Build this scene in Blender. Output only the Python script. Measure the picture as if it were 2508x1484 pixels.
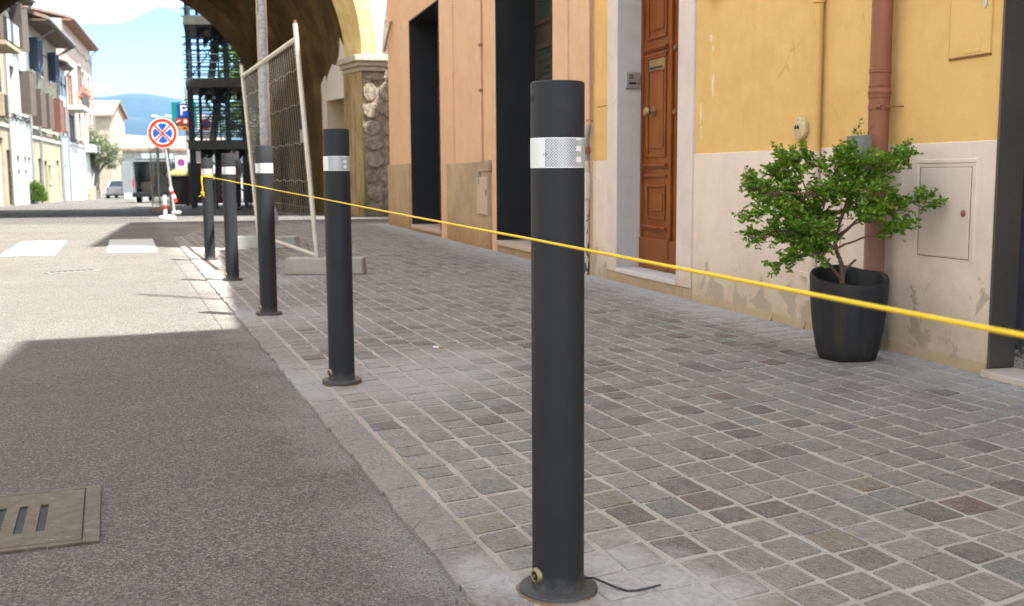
import bpy, bmesh, math, random
from math import sin, cos, pi, radians, sqrt, atan2
from mathutils import Vector, Matrix, noise as mnoise

random.seed(7)
for _o in list(bpy.data.objects): bpy.data.objects.remove(_o)
SC = bpy.context.scene
COL = SC.collection

# ------------------------------------------------------------------ camera
CAM_H = 0.82
cam_d = bpy.data.cameras.new('camera'); cam = bpy.data.objects.new('camera', cam_d); COL.objects.link(cam)
R_ = Vector((0.999981, -0.00072, -0.006067)); U_ = Vector((0.00611, 0.117867, 0.993011)); F_ = Vector((0.0, 0.993029, -0.117869))
cam.matrix_world = Matrix(((R_.x, U_.x, -F_.x, 0.0), (R_.y, U_.y, -F_.y, 0.0), (R_.z, U_.z, -F_.z, CAM_H), (0, 0, 0, 1)))
cam_d.sensor_width = 36.0; cam_d.lens = 36.0 * 2642.0 / 2508.0
cam_d.clip_start = 0.05; cam_d.clip_end = 30000.0
cam_d.dof.use_dof = True; cam_d.dof.focus_distance = 2.75; cam_d.dof.aperture_fstop = 7.5
SC.camera = cam

# ------------------------------------------------------------------ sky and sun
SUN = Vector((-0.43, 0.22, -1.0))                      # the way the light travels
elev = math.atan2(1.0, sqrt(0.43 ** 2 + 0.22 ** 2)); azim = math.atan2(0.43, -0.22)
world = bpy.data.worlds.new('World'); SC.world = world; world.use_nodes = True
wn = world.node_tree.nodes; wl = world.node_tree.links; wn.clear()
sky = wn.new('ShaderNodeTexSky'); sky.sky_type = 'NISHITA'; sky.sun_disc = False
sky.sun_elevation = elev; sky.sun_rotation = azim; sky.air_density = 0.88; sky.dust_density = 0.25; sky.ozone_density = 2.4; sky.altitude = 900.0
tc = wn.new('ShaderNodeTexCoord'); mp = wn.new('ShaderNodeMapping'); mp.inputs['Scale'].default_value = (1.0, 1.0, 2.6)
mp.inputs['Location'].default_value = (0.9, 2.6, 1.4)
nz = wn.new('ShaderNodeTexNoise'); nz.inputs['Scale'].default_value = 3.4; nz.inputs['Detail'].default_value = 7.0; nz.inputs['Roughness'].default_value = 0.56
rp = wn.new('ShaderNodeValToRGB'); rp.color_ramp.elements[0].position = 0.46; rp.color_ramp.elements[1].position = 0.61
sep = wn.new('ShaderNodeSeparateXYZ'); hz = wn.new('ShaderNodeMapRange')
hz.inputs['From Min'].default_value = 0.0; hz.inputs['From Max'].default_value = 0.5; hz.inputs['To Min'].default_value = 1.0; hz.inputs['To Max'].default_value = 0.8
mul = wn.new('ShaderNodeMath'); mul.operation = 'MULTIPLY'
mixc = wn.new('ShaderNodeMix'); mixc.data_type = 'RGBA'
mixc.inputs['B'].default_value = (29.0, 29.0, 29.6, 1)
bg = wn.new('ShaderNodeBackground'); bg.inputs['Strength'].default_value = 0.05
wo = wn.new('ShaderNodeOutputWorld')
wl.new(tc.outputs['Generated'], mp.inputs['Vector']); wl.new(mp.outputs['Vector'], nz.inputs['Vector']); wl.new(nz.outputs['Fac'], rp.inputs['Fac'])
wl.new(tc.outputs['Generated'], sep.inputs['Vector']); wl.new(sep.outputs['Z'], hz.inputs['Value'])
wl.new(rp.outputs['Color'], mul.inputs[0]); wl.new(hz.outputs['Result'], mul.inputs[1])
wl.new(sky.outputs['Color'], mixc.inputs['A']); wl.new(mul.outputs['Value'], mixc.inputs['Factor'])
wl.new(mixc.outputs['Result'], bg.inputs['Color']); wl.new(bg.outputs['Background'], wo.inputs['Surface'])

sun_d = bpy.data.lights.new('sun', 'SUN'); sun = bpy.data.objects.new('sun', sun_d); COL.objects.link(sun)
sun_d.energy = 3.4; sun_d.angle = radians(0.6); sun_d.color = (1.0, 0.965, 0.905)
sun.location = (6, -3, 14); sun.rotation_mode = 'QUATERNION'; sun.rotation_quaternion = SUN.to_track_quat('-Z', 'Y')

vs = SC.view_settings; vs.view_transform = 'Standard'; vs.look = 'None'; vs.gamma = 1.0; vs.use_curve_mapping = False
vs.exposure = 2.66
try:
    vs.use_white_balance = True; vs.white_balance_temperature = 6250.0; vs.white_balance_tint = 4.0
except Exception: pass
SC.cycles.use_denoising = True; SC.cycles.denoising_prefilter = 'NONE'
SC.cycles.max_bounces = 7; SC.cycles.diffuse_bounces = 5; SC.cycles.transparent_max_bounces = 8
SC.cycles.sample_clamp_indirect = 8.0; SC.cycles.caustics_reflective = False; SC.cycles.caustics_refractive = False

# ------------------------------------------------------------------ mesh helpers
class Frame:
    """a vertical plane: s runs along it, o out of it, z up"""
    def __init__(self, ox, oy, d, n): self.o = Vector((ox, oy)); self.d = Vector(d); self.n = Vector(n)
    def P(self, s, o, z):
        q = self.o + self.d * s + self.n * o
        return Vector((q.x, q.y, z))
WF = Frame(1.177, 6.847, (0.27354, -0.96186), (-0.96186, -0.27354))     # house fronts on the right, s grows towards the camera
LF = Frame(-20.0, 42.0, (-0.27354, 0.96186), (0.96186, 0.27354))        # house fronts across the street, beyond the gate
GF = Frame(-3.25, 24.0, (0.96186, 0.27354), (0.27354, -0.96186))        # front of the gate
IF = Frame(-3.25, 24.0, (-0.4857, 0.8741), (-0.8741, -0.4857))          # inner wall of the gate passage
RF = Frame(-7.30, 31.0, (-0.27354, 0.96186), (-0.96186, -0.27354))      # house on the right beyond the gate
def gz(y): return 0.0 if y < 18 else (-0.012 * (min(y, 100.0) - 18.0))

class MB:
    def __init__(self): self.v = []; self.f = []; self.a = {}
    def pt(self, p): self.v.append(tuple(p)); return len(self.v) - 1
    def face(self, pts): self.f.append([self.pt(p) for p in pts])
    def hexa(self, p):      # 8 points: bottom 4 ccw, top 4 ccw
        i = [self.pt(q) for q in p]
        for q in ((3, 2, 1, 0), (4, 5, 6, 7), (0, 1, 5, 4), (1, 2, 6, 5), (2, 3, 7, 6), (3, 0, 4, 7)): self.f.append([i[k] for k in q])
        return self
    def fbox(self, F, s0, s1, o0, o1, z0, z1):
        return self.hexa([F.P(s0, o0, z0), F.P(s0, o1, z0), F.P(s1, o1, z0), F.P(s1, o0, z0), F.P(s0, o0, z1), F.P(s0, o1, z1), F.P(s1, o1, z1), F.P(s1, o0, z1)])
    def box(self, c, sz, rz=0.0, M=None):
        x, y, z = sz[0] / 2, sz[1] / 2, sz[2] / 2
        if M is None: M = Matrix.Rotation(rz, 3, 'Z')
        c = Vector(c)
        return self.hexa([c + M @ Vector(q) for q in ((-x, -y, -z), (x, -y, -z), (x, y, -z), (-x, y, -z), (-x, -y, z), (x, -y, z), (x, y, z), (-x, y, z))])
    def tube(self, pts, r, n=8, cap=True, closed=False):
        pts = [Vector(p) for p in pts]
        if not isinstance(r, (list, tuple)): r = [r] * len(pts)
        t = (pts[1] - pts[0]).normalized()
        a = Vector((0, 0, 1)) if abs(t.z) < 0.9 else Vector((1, 0, 0))
        u = t.cross(a).normalized(); rings = []
        m = len(pts)
        for k, p in enumerate(pts):
            if closed: t = (pts[(k + 1) % m] - pts[k - 1]).normalized()
            else: t = (pts[min(k + 1, m - 1)] - pts[max(k - 1, 0)]).normalized()
            u = (u - t * u.dot(t)).normalized(); w = t.cross(u)
            rings.append([self.pt(p + (u * cos(2 * pi * j / n) + w * sin(2 * pi * j / n)) * r[k]) for j in range(n)])
        for k in range(m if closed else m - 1):
            A, B = rings[k], rings[(k + 1) % m]
            for j in range(n): self.f.append([A[j], A[(j + 1) % n], B[(j + 1) % n], B[j]])
        if cap and not closed: self.f.append(rings[0][::-1]); self.f.append(rings[-1])
        return self
    def lathe(self, c, prof, n=32, axis='Z', cap0=True, cap1=True, M=None):
        c = Vector(c); rings = []
        for r, h in prof:
            ring = []
            for j in range(n):
                q = Vector((r * cos(2 * pi * j / n), r * sin(2 * pi * j / n), h))
                if M is not None: q = M @ q
                ring.append(self.pt(c + q))
            rings.append(ring)
        for A, B in zip(rings, rings[1:]):
            for j in range(n): self.f.append([A[j], A[(j + 1) % n], B[(j + 1) % n], B[j]])
        if cap0: self.f.append(rings[0][::-1])
        if cap1: self.f.append(rings[-1])
        return self
    def prism(self, loop0, loop1):
        a = [self.pt(p) for p in loop0]; b = [self.pt(p) for p in loop1]; n = len(a)
        self.f.append(a[::-1]); self.f.append(b)
        for j in range(n): self.f.append([a[j], a[(j + 1) % n], b[(j + 1) % n], b[j]])
        return self
    def facade(self, F, s0, s1, z0, z1, off, holes=(), depth=0.2, nosill=False):
        ss = sorted({s0, s1} | {h[0] for h in holes} | {h[1] for h in holes}); zz = sorted({z0, z1} | {h[2] for h in holes} | {h[3] for h in holes})
        ss = [s for s in ss if s0 <= s <= s1]; zz = [z for z in zz if z0 <= z <= z1]
        for a, b in zip(ss, ss[1:]):
            for c, d in zip(zz, zz[1:]):
                ms, mz = (a + b) / 2, (c + d) / 2
                if any(h[0] < ms < h[1] and h[2] < mz < h[3] for h in holes): continue
                self.face([F.P(a, off, c), F.P(b, off, c), F.P(b, off, d), F.P(a, off, d)])
        for h in holes:
            a, b, c, d = h[:4]; o2 = off - depth
            self.face([F.P(a, off, c), F.P(a, off, d), F.P(a, o2, d), F.P(a, o2, c)])
            self.face([F.P(b, off, d), F.P(b, off, c), F.P(b, o2, c), F.P(b, o2, d)])
            if d < z1: self.face([F.P(a, off, d), F.P(b, off, d), F.P(b, o2, d), F.P(a, o2, d)])
            if c > z0 and not nosill: self.face([F.P(b, off, c), F.P(a, off, c), F.P(a, o2, c), F.P(b, o2, c)])
        return self
    def build(self, name, mat, parent=None, smooth=False, bevel=0.0, label=None, loc=None, seg=2, fix=True, sharp=40):
        me = bpy.data.meshes.new(name)
        off = Vector((0, 0, 0))
        if parent is not None:
            p = parent
            while p is not None: off += p.location; p = p.parent
        elif loc is not None: off = Vector(loc)
        me.from_pydata([tuple(Vector(q) - off) for q in self.v], [], self.f)
        for k, vals in self.a.items():
            at = me.attributes.new(k, 'FLOAT', 'POINT'); at.data.foreach_set('value', vals)
        if fix:
            b = bmesh.new(); b.from_mesh(me); bmesh.ops.recalc_face_normals(b, faces=b.faces); b.to_mesh(me); b.free()
        me.validate(); me.update()
        if mat is not None: me.materials.append(mat)
        o = bpy.data.objects.new(name, me); COL.objects.link(o)
        if parent is not None: o.parent = parent
        elif loc is not None: o.location = loc
        if smooth:
            me.polygons.foreach_set('use_smooth', [True] * len(me.polygons))
            if sharp: me.set_sharp_from_angle(angle=radians(sharp))
        if bevel > 0:
            m = o.modifiers.new('bevel', 'BEVEL'); m.width = bevel; m.segments = seg; m.limit_method = 'ANGLE'; m.angle_limit = radians(40)
        if label: o['label'] = label
        return o

def tag(o, label=None, cat=None, group=None, kind=None):
    if label: o['label'] = label
    if cat: o['category'] = cat
    if group: o['group'] = group
    if kind: o['kind'] = kind
    return o
def thing(name, loc, label, cat, group=None):
    o = bpy.data.objects.new(name, None); COL.objects.link(o); o.location = loc; o.empty_display_size = 0.1
    return tag(o, label, cat, group)
def copy_tree(o, parent=None):
    c = o.copy(); COL.objects.link(c)
    if parent is not None: c.parent = parent
    for ch in list(o.children): copy_tree(ch, c)
    return c
def text_mb(mb, txt, size, origin, xa, ya, extr=0.0):
    """adds lettering as faces, lying in the plane of xa, ya"""
    cu = bpy.data.curves.new('t', 'FONT'); cu.body = txt; cu.size = size; cu.align_x = 'CENTER'; cu.align_y = 'CENTER'
    ob = bpy.data.objects.new('t', cu); COL.objects.link(ob)
    me = bpy.data.meshes.new_from_object(ob.evaluated_get(bpy.context.evaluated_depsgraph_get()))
    bpy.context.view_layer.update()
    base = len(mb.v); o = Vector(origin); xa = Vector(xa); ya = Vector(ya)
    for v in me.vertices: mb.pt(o + xa * v.co.x + ya * v.co.y)
    for p in me.polygons: mb.f.append([base + i for i in p.vertices])
    bpy.data.objects.remove(ob); bpy.data.curves.remove(cu); bpy.data.meshes.remove(me)
    return mb

# ------------------------------------------------------------------ material helpers
class NT:
    def __init__(self, name):
        self.m = bpy.data.materials.new(name); self.m.use_nodes = True
        self.t = self.m.node_tree; self.n = self.t.nodes; self.l = self.t.links
        self.b = self.n['Principled BSDF']
    def node(self, k, **kw):
        x = self.n.new(k)
        for a, v in kw.items(): setattr(x, a, v)
        return x
    def lk(self, a, b): self.l.new(a, b)
    def pos(self): return self.node('ShaderNodeNewGeometry').outputs['Position']
    def obj(self): return self.node('ShaderNodeTexCoord').outputs['Object']
    def noise(self, vec, scale, detail=4.0, rough=0.55, dist=0.0):
        x = self.node('ShaderNodeTexNoise'); x.inputs['Scale'].default_value = scale; x.inputs['Detail'].default_value = detail
        x.inputs['Roughness'].default_value = rough; x.inputs['Distortion'].default_value = dist
        self.lk(vec, x.inputs['Vector']); return x.outputs['Fac']
    def vor(self, vec, scale, feature='F1', out='Distance', rnd=1.0):
        x = self.node('ShaderNodeTexVoronoi', feature=feature); x.inputs['Scale'].default_value = scale; x.inputs['Randomness'].default_value = rnd
        self.lk(vec, x.inputs['Vector']); return x.outputs[out]
    def ramp(self, fac, stops, interp='LINEAR'):
        x = self.node('ShaderNodeValToRGB'); e = x.color_ramp; e.interpolation = interp
        while len(e.elements) < len(stops): e.elements.new(0.5)
        for i, (p, c) in enumerate(stops):
            e.elements[i].position = p
            e.elements[i].color = (c, c, c, 1) if not isinstance(c, (tuple, list)) else (*c[:3], 1)
        self.lk(fac, x.inputs['Fac']); return x.outputs['Color']
    def mix(self, fac, a, b, mode='MIX'):
        x = self.node('ShaderNodeMix', data_type='RGBA', blend_type=mode)
        for s, v in ((x.inputs['Factor'], fac), (x.inputs['A'], a), (x.inputs['B'], b)):
            if isinstance(v, (int, float)): s.default_value = v
            elif isinstance(v, (tuple, list)): s.default_value = (*v[:3], 1)
            else: self.lk(v, s)
        return x.outputs['Result']
    def math(self, op, a, b=0.0, c=None, clamp=False):
        x = self.node('ShaderNodeMath', operation=op, use_clamp=clamp)
        for i, v in enumerate((a, b) if c is None else (a, b, c)):
            if isinstance(v, (int, float)): x.inputs[i].default_value = v
            else: self.lk(v, x.inputs[i])
        return x.outputs[0]
    def mr(self, v, a, b, c=0.0, d=1.0, smooth=False):
        x = self.node('ShaderNodeMapRange'); x.interpolation_type = 'SMOOTHSTEP' if smooth else 'LINEAR'
        for k, q in (('From Min', a), ('From Max', b), ('To Min', c), ('To Max', d)): x.inputs[k].default_value = q
        self.lk(v, x.inputs['Value']); return x.outputs['Result']
    def sep(self, v):
        x = self.node('ShaderNodeSeparateXYZ'); self.lk(v, x.inputs[0]); return x.outputs
    def mapping(self, v, loc=(0, 0, 0), rot=(0, 0, 0), sc=(1, 1, 1)):
        x = self.node('ShaderNodeMapping'); x.inputs['Location'].default_value = loc; x.inputs['Rotation'].default_value = rot; x.inputs['Scale'].default_value = sc
        self.lk(v, x.inputs['Vector']); return x.outputs['Vector']
    def attr(self, name):
        return self.node('ShaderNodeAttribute', attribute_name=name).outputs['Fac']
    def dist2(self, v, x0, y0):       # distance to a vertical line
        s = self.sep(v); dx = self.math('SUBTRACT', s[0], x0); dy = self.math('SUBTRACT', s[1], y0)
        return self.math('SQRT', self.math('ADD', self.math('MULTIPLY', dx, dx), self.math('MULTIPLY', dy, dy)))
    def lin2(self, v, px, py, ax, ay):   # signed coordinate along (ax, ay) from (px, py)
        s = self.sep(v)
        return self.math('ADD', self.math('MULTIPLY', self.math('SUBTRACT', s[0], px), ax), self.math('MULTIPLY', self.math('SUBTRACT', s[1], py), ay))
    def bump(self, h, strength=0.3, dist=0.01, prev=None):
        x = self.node('ShaderNodeBump'); x.inputs['Strength'].default_value = strength; x.inputs['Distance'].default_value = dist
        self.lk(h, x.inputs['Height'])
        if prev is not None: self.lk(prev, x.inputs['Normal'])
        return x.outputs['Normal']
    def done(self, col=None, rough=None, nrm=None, metal=None, spec=None):
        for k, v in (('Base Color', col), ('Roughness', rough), ('Normal', nrm), ('Metallic', metal), ('Specular IOR Level', spec)):
            if v is None: continue
            s = self.b.inputs[k]
            if isinstance(v, (int, float)): s.default_value = v
            elif isinstance(v, (tuple, list)): s.default_value = (*v[:3], 1)
            else: self.lk(v, s)
        return self.m

def sc3(c, k): return (min(c[0] * k, 1), min(c[1] * k, 1), min(c[2] * k, 1))
def M_(name, base, rough=0.7, metal=0.0, var=0.12, scale=4.0, bump=0.0, bscale=60.0, bdist=0.003, spec=0.4, world=True):
    t = NT(name); p = t.pos() if world else t.obj()
    n1 = t.noise(p, scale, 5.0, 0.6); n2 = t.noise(p, bscale, 3.0, 0.6)
    f = t.math('ADD', t.math('MULTIPLY', n1, 0.65), t.math('MULTIPLY', n2, 0.35))
    col = t.ramp(f, ((0.3, sc3(base, 1 - var)), (0.7, sc3(base, 1 + var))))
    r = t.mr(n1, 0.3, 0.7, max(rough - 0.07, 0.02), min(rough + 0.07, 1.0))
    nrm = t.bump(n2, bump, bdist) if bump > 0 else None
    return t.done(col, r, nrm, metal, spec)

M = {}
def plaster(name, base, patch, grime, zs=(0.05, 0.55), patchy=0.5, rough=0.9, soft=False, bscale=90.0, bstr=0.35, mott=0.15, fsc=5.0):
    """painted render with mottling, hairline dirt, and paint that has come off near the ground"""
    t = NT(name); p = t.pos(); s = t.sep(p)
    big = t.noise(p, 1.3, 4.0, 0.6); mid = t.noise(p, 7.0, 5.0, 0.6); fine = t.noise(p, bscale, 3.0, 0.65)
    strk = t.noise(t.mapping(p, sc=(14, 14, 0.7)), 1.0, 4.0, 0.6)
    col = t.ramp(t.math('ADD', t.math('MULTIPLY', big, 0.55), t.math('MULTIPLY', mid, 0.45)), ((0.3, sc3(base, 1 - mott)), (0.5, base), (0.72, sc3(base, 1 + mott * 0.7))))
    col = t.mix(t.mr(strk, 0.52, 0.8, 0.0, 0.16), col, sc3(base, 0.72))
    # paler, rubbed clouds and hairline cracks
    cl = t.noise(t.mapping(p, sc=(1, 1, 1.6)), 2.3, 5.0, 0.7, 0.8)
    col = t.mix(t.mr(cl, 0.54, 0.72, 0.0, 0.28), col, (min(base[0] * 1.12, .9), min(base[1] * 1.17, .85), min(base[2] * 1.5, .8)))
    col = t.mix(t.mr(cl, 0.44, 0.30, 0.0, 0.25), col, sc3(base, 0.80))
    ck = t.vor(t.mapping(p, sc=(1, 1, 0.8)), 3.1, feature='DISTANCE_TO_EDGE'); wob = t.noise(p, 11.0, 4.0, 0.6)
    ckm = t.math('MULTIPLY', t.mr(t.math('ADD', ck, t.math('MULTIPLY', t.math('SUBTRACT', wob, 0.5), 0.10)), 0.0, 0.006, 1.0, 0.0), t.mr(t.noise(p, 1.7), 0.55, 0.62))
    col = t.mix(t.math('MULTIPLY', ckm, 0.35), col, sc3(grime, 0.6))
    col = t.mix(t.mr(fine, 0.60, 0.75, 0.0, 0.22), col, sc3(base, 0.72)); col = t.mix(t.mr(fine, 0.40, 0.27, 0.0, 0.22), col, sc3(base, 1.22))
    # dark pits
    pit = t.vor(p, 26.0); pitm = t.math('MULTIPLY', t.mr(pit, 0.03, 0.07, 1.0, 0.0), t.mr(t.noise(p, 5.0), 0.52, 0.6, 0.0, 1.0))
    col = t.mix(t.math('MULTIPLY', pitm, 0.5), col, sc3(grime, 0.55))
    # damp stain creeping up the foot of the wall
    h = t.math('ADD', s[2], t.math('MULTIPLY', t.math('SUBTRACT', mid, 0.5), -0.35))
    damp = t.mr(h, zs[0], zs[1], 0.75, 0.0, smooth=True)
    col = t.mix(damp, col, grime)
    stn = t.noise(t.mapping(p, sc=(1, 1, 1.4)), 3.4, 5.0, 0.65, 0.5)
    col = t.mix(t.math('MULTIPLY', t.mr(stn, 0.46, 0.66), t.mr(s[2], zs[1] + 0.35, 0.02, 0.0, 0.5)), col, grime)
    # flaked paint
    fl = t.noise(p, fsc, 6.0, 0.62, 0.6)
    thr = t.math('ADD', fl, t.mr(s[2], 0.0, 0.6, 0.10 * patchy * 2, -0.22))
    flm = t.mr(thr, 0.565, 0.595)
    col = t.mix(t.math('MULTIPLY', flm, 0.72), col, t.mix(fine, sc3(patch, 0.8), sc3(patch, 1.15)))
    hgt = t.math('SUBTRACT', t.math('MULTIPLY', fine, 0.6), t.math('MULTIPLY', flm, 0.8))
    nrm = t.bump(hgt, bstr, 0.004)
    nrm = t.bump(mid, 0.15, 0.012, nrm)
    M[name] = t.done(col, rough, nrm, 0.0, 0.25)

YEL = (0.60, 0.375, 0.135); CREAM = (0.62, 0.505, 0.415); ORA = (0.58, 0.36, 0.22)
plaster('yellow_plaster', YEL, (0.62, 0.52, 0.40), (0.55, 0.34, 0.11), zs=(-2, -1), patchy=0.1)
plaster('cream_plaster', CREAM, (0.30, 0.25, 0.19), (0.37, 0.28, 0.18), zs=(0.0, 0.40), patchy=0.62)
plaster('jamb_plaster', (0.56, 0.475, 0.42), (0.4, 0.33, 0.27), (0.38, 0.28, 0.17), zs=(0.0, 0.3), patchy=0.2)
plaster('reveal_plaster', (0.46, 0.415, 0.385), (0.4, 0.36, 0.36), (0.36, 0.31, 0.29), zs=(0.0, 0.25), patchy=0.1)
plaster('orange_plaster', ORA, (0.55, 0.38, 0.25), (0.50, 0.25, 0.11), zs=(-1, 0.4), patchy=0.1, mott=0.13)
plaster('rough_plinth', (0.37, 0.27, 0.17), (0.25, 0.16, 0.08), (0.33, 0.18, 0.07), zs=(0.0, 0.4), patchy=0.35, bscale=26.0, bstr=1.0, mott=0.38, fsc=14.0)
plaster('step_plaster', (0.40, 0.315, 0.215), (0.30, 0.22, 0.14), (0.31, 0.215, 0.115), zs=(0.0, 0.2), patchy=0.4)
M['marble'] = M_('marble', (0.50, 0.45, 0.42), 0.55, var=0.10, scale=6, bump=0.15, bscale=80)
M['dark_metal'] = M_('dark_metal', (0.0165, 0.0160, 0.0165), 0.6, var=0.3, scale=3, bump=0.03, bscale=60, spec=0.25)
M['frame_metal'] = M_('frame_metal', (0.062, 0.052, 0.044), 0.5, var=0.2, scale=3)
M['brass'] = M_('brass', (0.27, 0.20, 0.10), 0.5, 0.7, var=0.2, scale=20)
M['steel'] = M_('steel', (0.42, 0.40, 0.38), 0.38, 0.75, var=0.15, scale=12)
M['galv'] = M_('galv', (0.46, 0.46, 0.45), 0.45, 0.6, var=0.18, scale=9, bump=0.05)
M['zinc'] = M_('zinc', (0.26, 0.27, 0.27), 0.5, 0.5, var=0.2, scale=14)
M['rust'] = M_('rust', (0.22, 0.10, 0.045), 0.85, 0.1, var=0.4, scale=18, bump=0.3, bscale=120)
M['black'] = M_('black', (0.008, 0.008, 0.009), 0.7, var=0.1)
M['black_plastic'] = M_('black_plastic', (0.012, 0.012, 0.014), 0.38, var=0.1)
M['white_paint'] = M_('white_paint', (0.78, 0.78, 0.77), 0.45, var=0.04)
M['sign_red'] = M_('sign_red', (0.52, 0.022, 0.006), 0.4, var=0.04)
M['sign_blue'] = M_('sign_blue', (0.003, 0.075, 0.42), 0.4, var=0.04)
M['sign_teal'] = M_('sign_teal', (0.01, 0.20, 0.19), 0.45, var=0.05)
M['sign_navy'] = M_('sign_navy', (0.012, 0.05, 0.30), 0.45, var=0.05)
M['purple'] = M_('purple', (0.20, 0.06, 0.33), 0.5, var=0.05)
M['concrete'] = M_('concrete', (0.33, 0.29, 0.24), 0.9, var=0.18, scale=12, bump=0.5, bscale=150)
M['concrete_grey'] = M_('concrete_grey', (0.36, 0.36, 0.34), 0.9, var=0.15, scale=12, bump=0.5, bscale=150)
M['terracotta_pipe'] = None
M['bark'] = M_('bark', (0.13, 0.075, 0.042), 0.9, var=0.4, scale=30, bump=0.8, bscale=160)
M['bark_grey'] = M_('bark_grey', (0.12, 0.10, 0.08), 0.9, var=0.3, scale=6, bump=0.5, bscale=30)

def leafmat(name, a, b, c, trans=0.25):
    t = NT(name); g = t.node('ShaderNodeNewGeometry'); n = t.attr('tint')
    col = t.ramp(n, ((0.0, a), (0.5, b), (1.0, c)))
    t.done(col, 0.42, None, 0.0, 0.4)
    tr = t.node('ShaderNodeBsdfTranslucent'); t.lk(t.mix(0.5, col, (0.25, 0.35, 0.03)), tr.inputs['Color'])
    mx = t.node('ShaderNodeMixShader'); mx.inputs[0].default_value = trans
    out = t.n['Material Output']; t.lk(t.b.outputs[0], mx.inputs[1]); t.lk(tr.outputs[0], mx.inputs[2]); t.lk(mx.outputs[0], out.inputs['Surface'])
    M[name] = t.m
leafmat('shrub_leaf', (0.035, 0.10, 0.010), (0.125, 0.255, 0.014), (0.34, 0.44, 0.03), 0.32)
leafmat('olive_leaf', (0.07, 0.085, 0.045), (0.11, 0.125, 0.07), (0.17, 0.18, 0.10))
leafmat('tree_leaf', (0.02, 0.05, 0.012), (0.05, 0.09, 0.02), (0.11, 0.15, 0.035))
leafmat('bush_leaf', (0.05, 0.10, 0.015), (0.10, 0.17, 0.03), (0.17, 0.24, 0.06))
leafmat('flower', (0.5, 0.03, 0.02), (0.6, 0.06, 0.02), (0.10, 0.16, 0.03), 0.1)

def leaf_cards(mb, pos, L, Wd, dirv=None, up=0.5):
    """one folded, pointed leaf"""
    d = Vector(dirv) if dirv is not None else Vector((random.gauss(0, 1), random.gauss(0, 1), random.gauss(0.2, 0.7)))
    if d.length < 1e-4: d = Vector((0, 0, 1))
    d.normalize()
    r = Vector((random.gauss(0, 1), random.gauss(0, 1), random.gauss(up, 0.8)))
    sd = d.cross(r)
    if sd.length < 1e-4: sd = d.cross(Vector((1, 0, 0)))
    sd.normalize(); nn = sd.cross(d)
    p = Vector(pos); b = len(mb.v)
    for q in (p, p + d * L * 0.42 + sd * Wd * 0.5 + nn * Wd * 0.12, p + d * L * 0.8 + sd * Wd * 0.38 + nn * Wd * 0.1, p + d * L, p + d * L * 0.8 - sd * Wd * 0.38 + nn * Wd * 0.1, p + d * L * 0.42 - sd * Wd * 0.5 + nn * Wd * 0.12):
        mb.v.append(tuple(q))
    mb.f.append([b, b + 1, b + 2, b + 3]); mb.f.append([b, b + 3, b + 4, b + 5])
    tv = min(max(random.gauss(0.42, 0.22), 0), 1)
    mb.a.setdefault('tint', []).extend([tv] * 6)
# ------------------------------------------------------------------ ground
RA = Vector((-0.3363, 0.9417)); RQ = Vector((0.9417, 0.3363))          # along the kerb (away), across the pavement (to the right)
KX, KY = -0.0897, 2.0
def KP(a, b, z=0.0):
    q = Vector((KX, KY)) + RA * a + RQ * b
    return Vector((q.x, q.y, z))

def asphalt():
    t = NT('asphalt'); p = t.pos(); s = t.sep(p)
    agg = t.vor(p, 165.0, out='Color'); aggd = t.vor(p, 165.0); ag2 = t.vor(p, 260.0, out='Color')
    aggc = t.ramp(t.sep(agg)[0], ((0.0, (0.0541, 0.0460, 0.0418)), (0.42, (0.1134, 0.0990, 0.0883)), (0.7, (0.1579, 0.1390, 0.1245)), (1.0, (0.2671, 0.2380, 0.2128))))
    ag2c = t.ramp(t.sep(ag2)[0], ((0.0, (0.0816, 0.0710, 0.0636)), (1.0, (0.1781, 0.1570, 0.1415))))
    col = t.mix(0.18, aggc, ag2c)
    big = t.noise(p, 0.9, 5.0, 0.6); mid = t.noise(p, 3.2, 5.0, 0.65)
    col = t.mix(t.mr(big, 0.35, 0.68, 0.0, 0.5), col, (0.0933, 0.0800, 0.0712))
    col = t.mix(t.mr(mid, 0.5, 0.75, 0.0, 0.35), col, (0.1844, 0.1650, 0.1482))
    # pale dust lying along the pavement edge
    e = t.lin2(p, KX, KY, RQ.x, RQ.y)
    edge = t.mr(t.math('ADD', e, t.math('MULTIPLY', t.math('SUBTRACT', t.noise(p, 5.0, 6.0, 0.7), 0.5), 0.35)), -0.20, 0.02, 0.0, 0.55)
    edge = t.math('MULTIPLY', edge, t.mr(t.noise(p, 1.6), 0.32, 0.55)); edge = t.math('MULTIPLY', edge, t.mr(t.noise(p, 120.0, 3.0, 0.7), 0.38, 0.58, 0.25, 1.5))
    col = t.mix(edge, col, (0.2841, 0.2600, 0.2375))
    # the older, browner carpet beyond the end of the paving
    far = t.mr(t.math('ADD', s[1], t.math('MULTIPLY', mid, 0.6)), 19.6, 20.3)
    col = t.mix(t.math('MULTIPLY', far, 0.55), col, (0.0562, 0.0510, 0.0494))
    hole = t.mr(t.noise(p, 150.0, 3.0, 0.7), 0.34, 0.47, 0.85, 0.0); col = t.mix(hole, col, (0.0233, 0.0200, 0.0181))
    spk = t.mr(t.noise(p, 260.0, 2.0, 0.6), 0.60, 0.68, 0.0, 0.8); col = t.mix(spk, col, (0.3604, 0.3200, 0.2755))
    nrm = t.bump(t.math('ADD', aggd, t.math('MULTIPLY', t.vor(p, 260.0), 0.5)), 0.9, 0.006)
    M['asphalt'] = t.done(col, 0.92, nrm, 0.0, 0.22)
asphalt()
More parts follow.
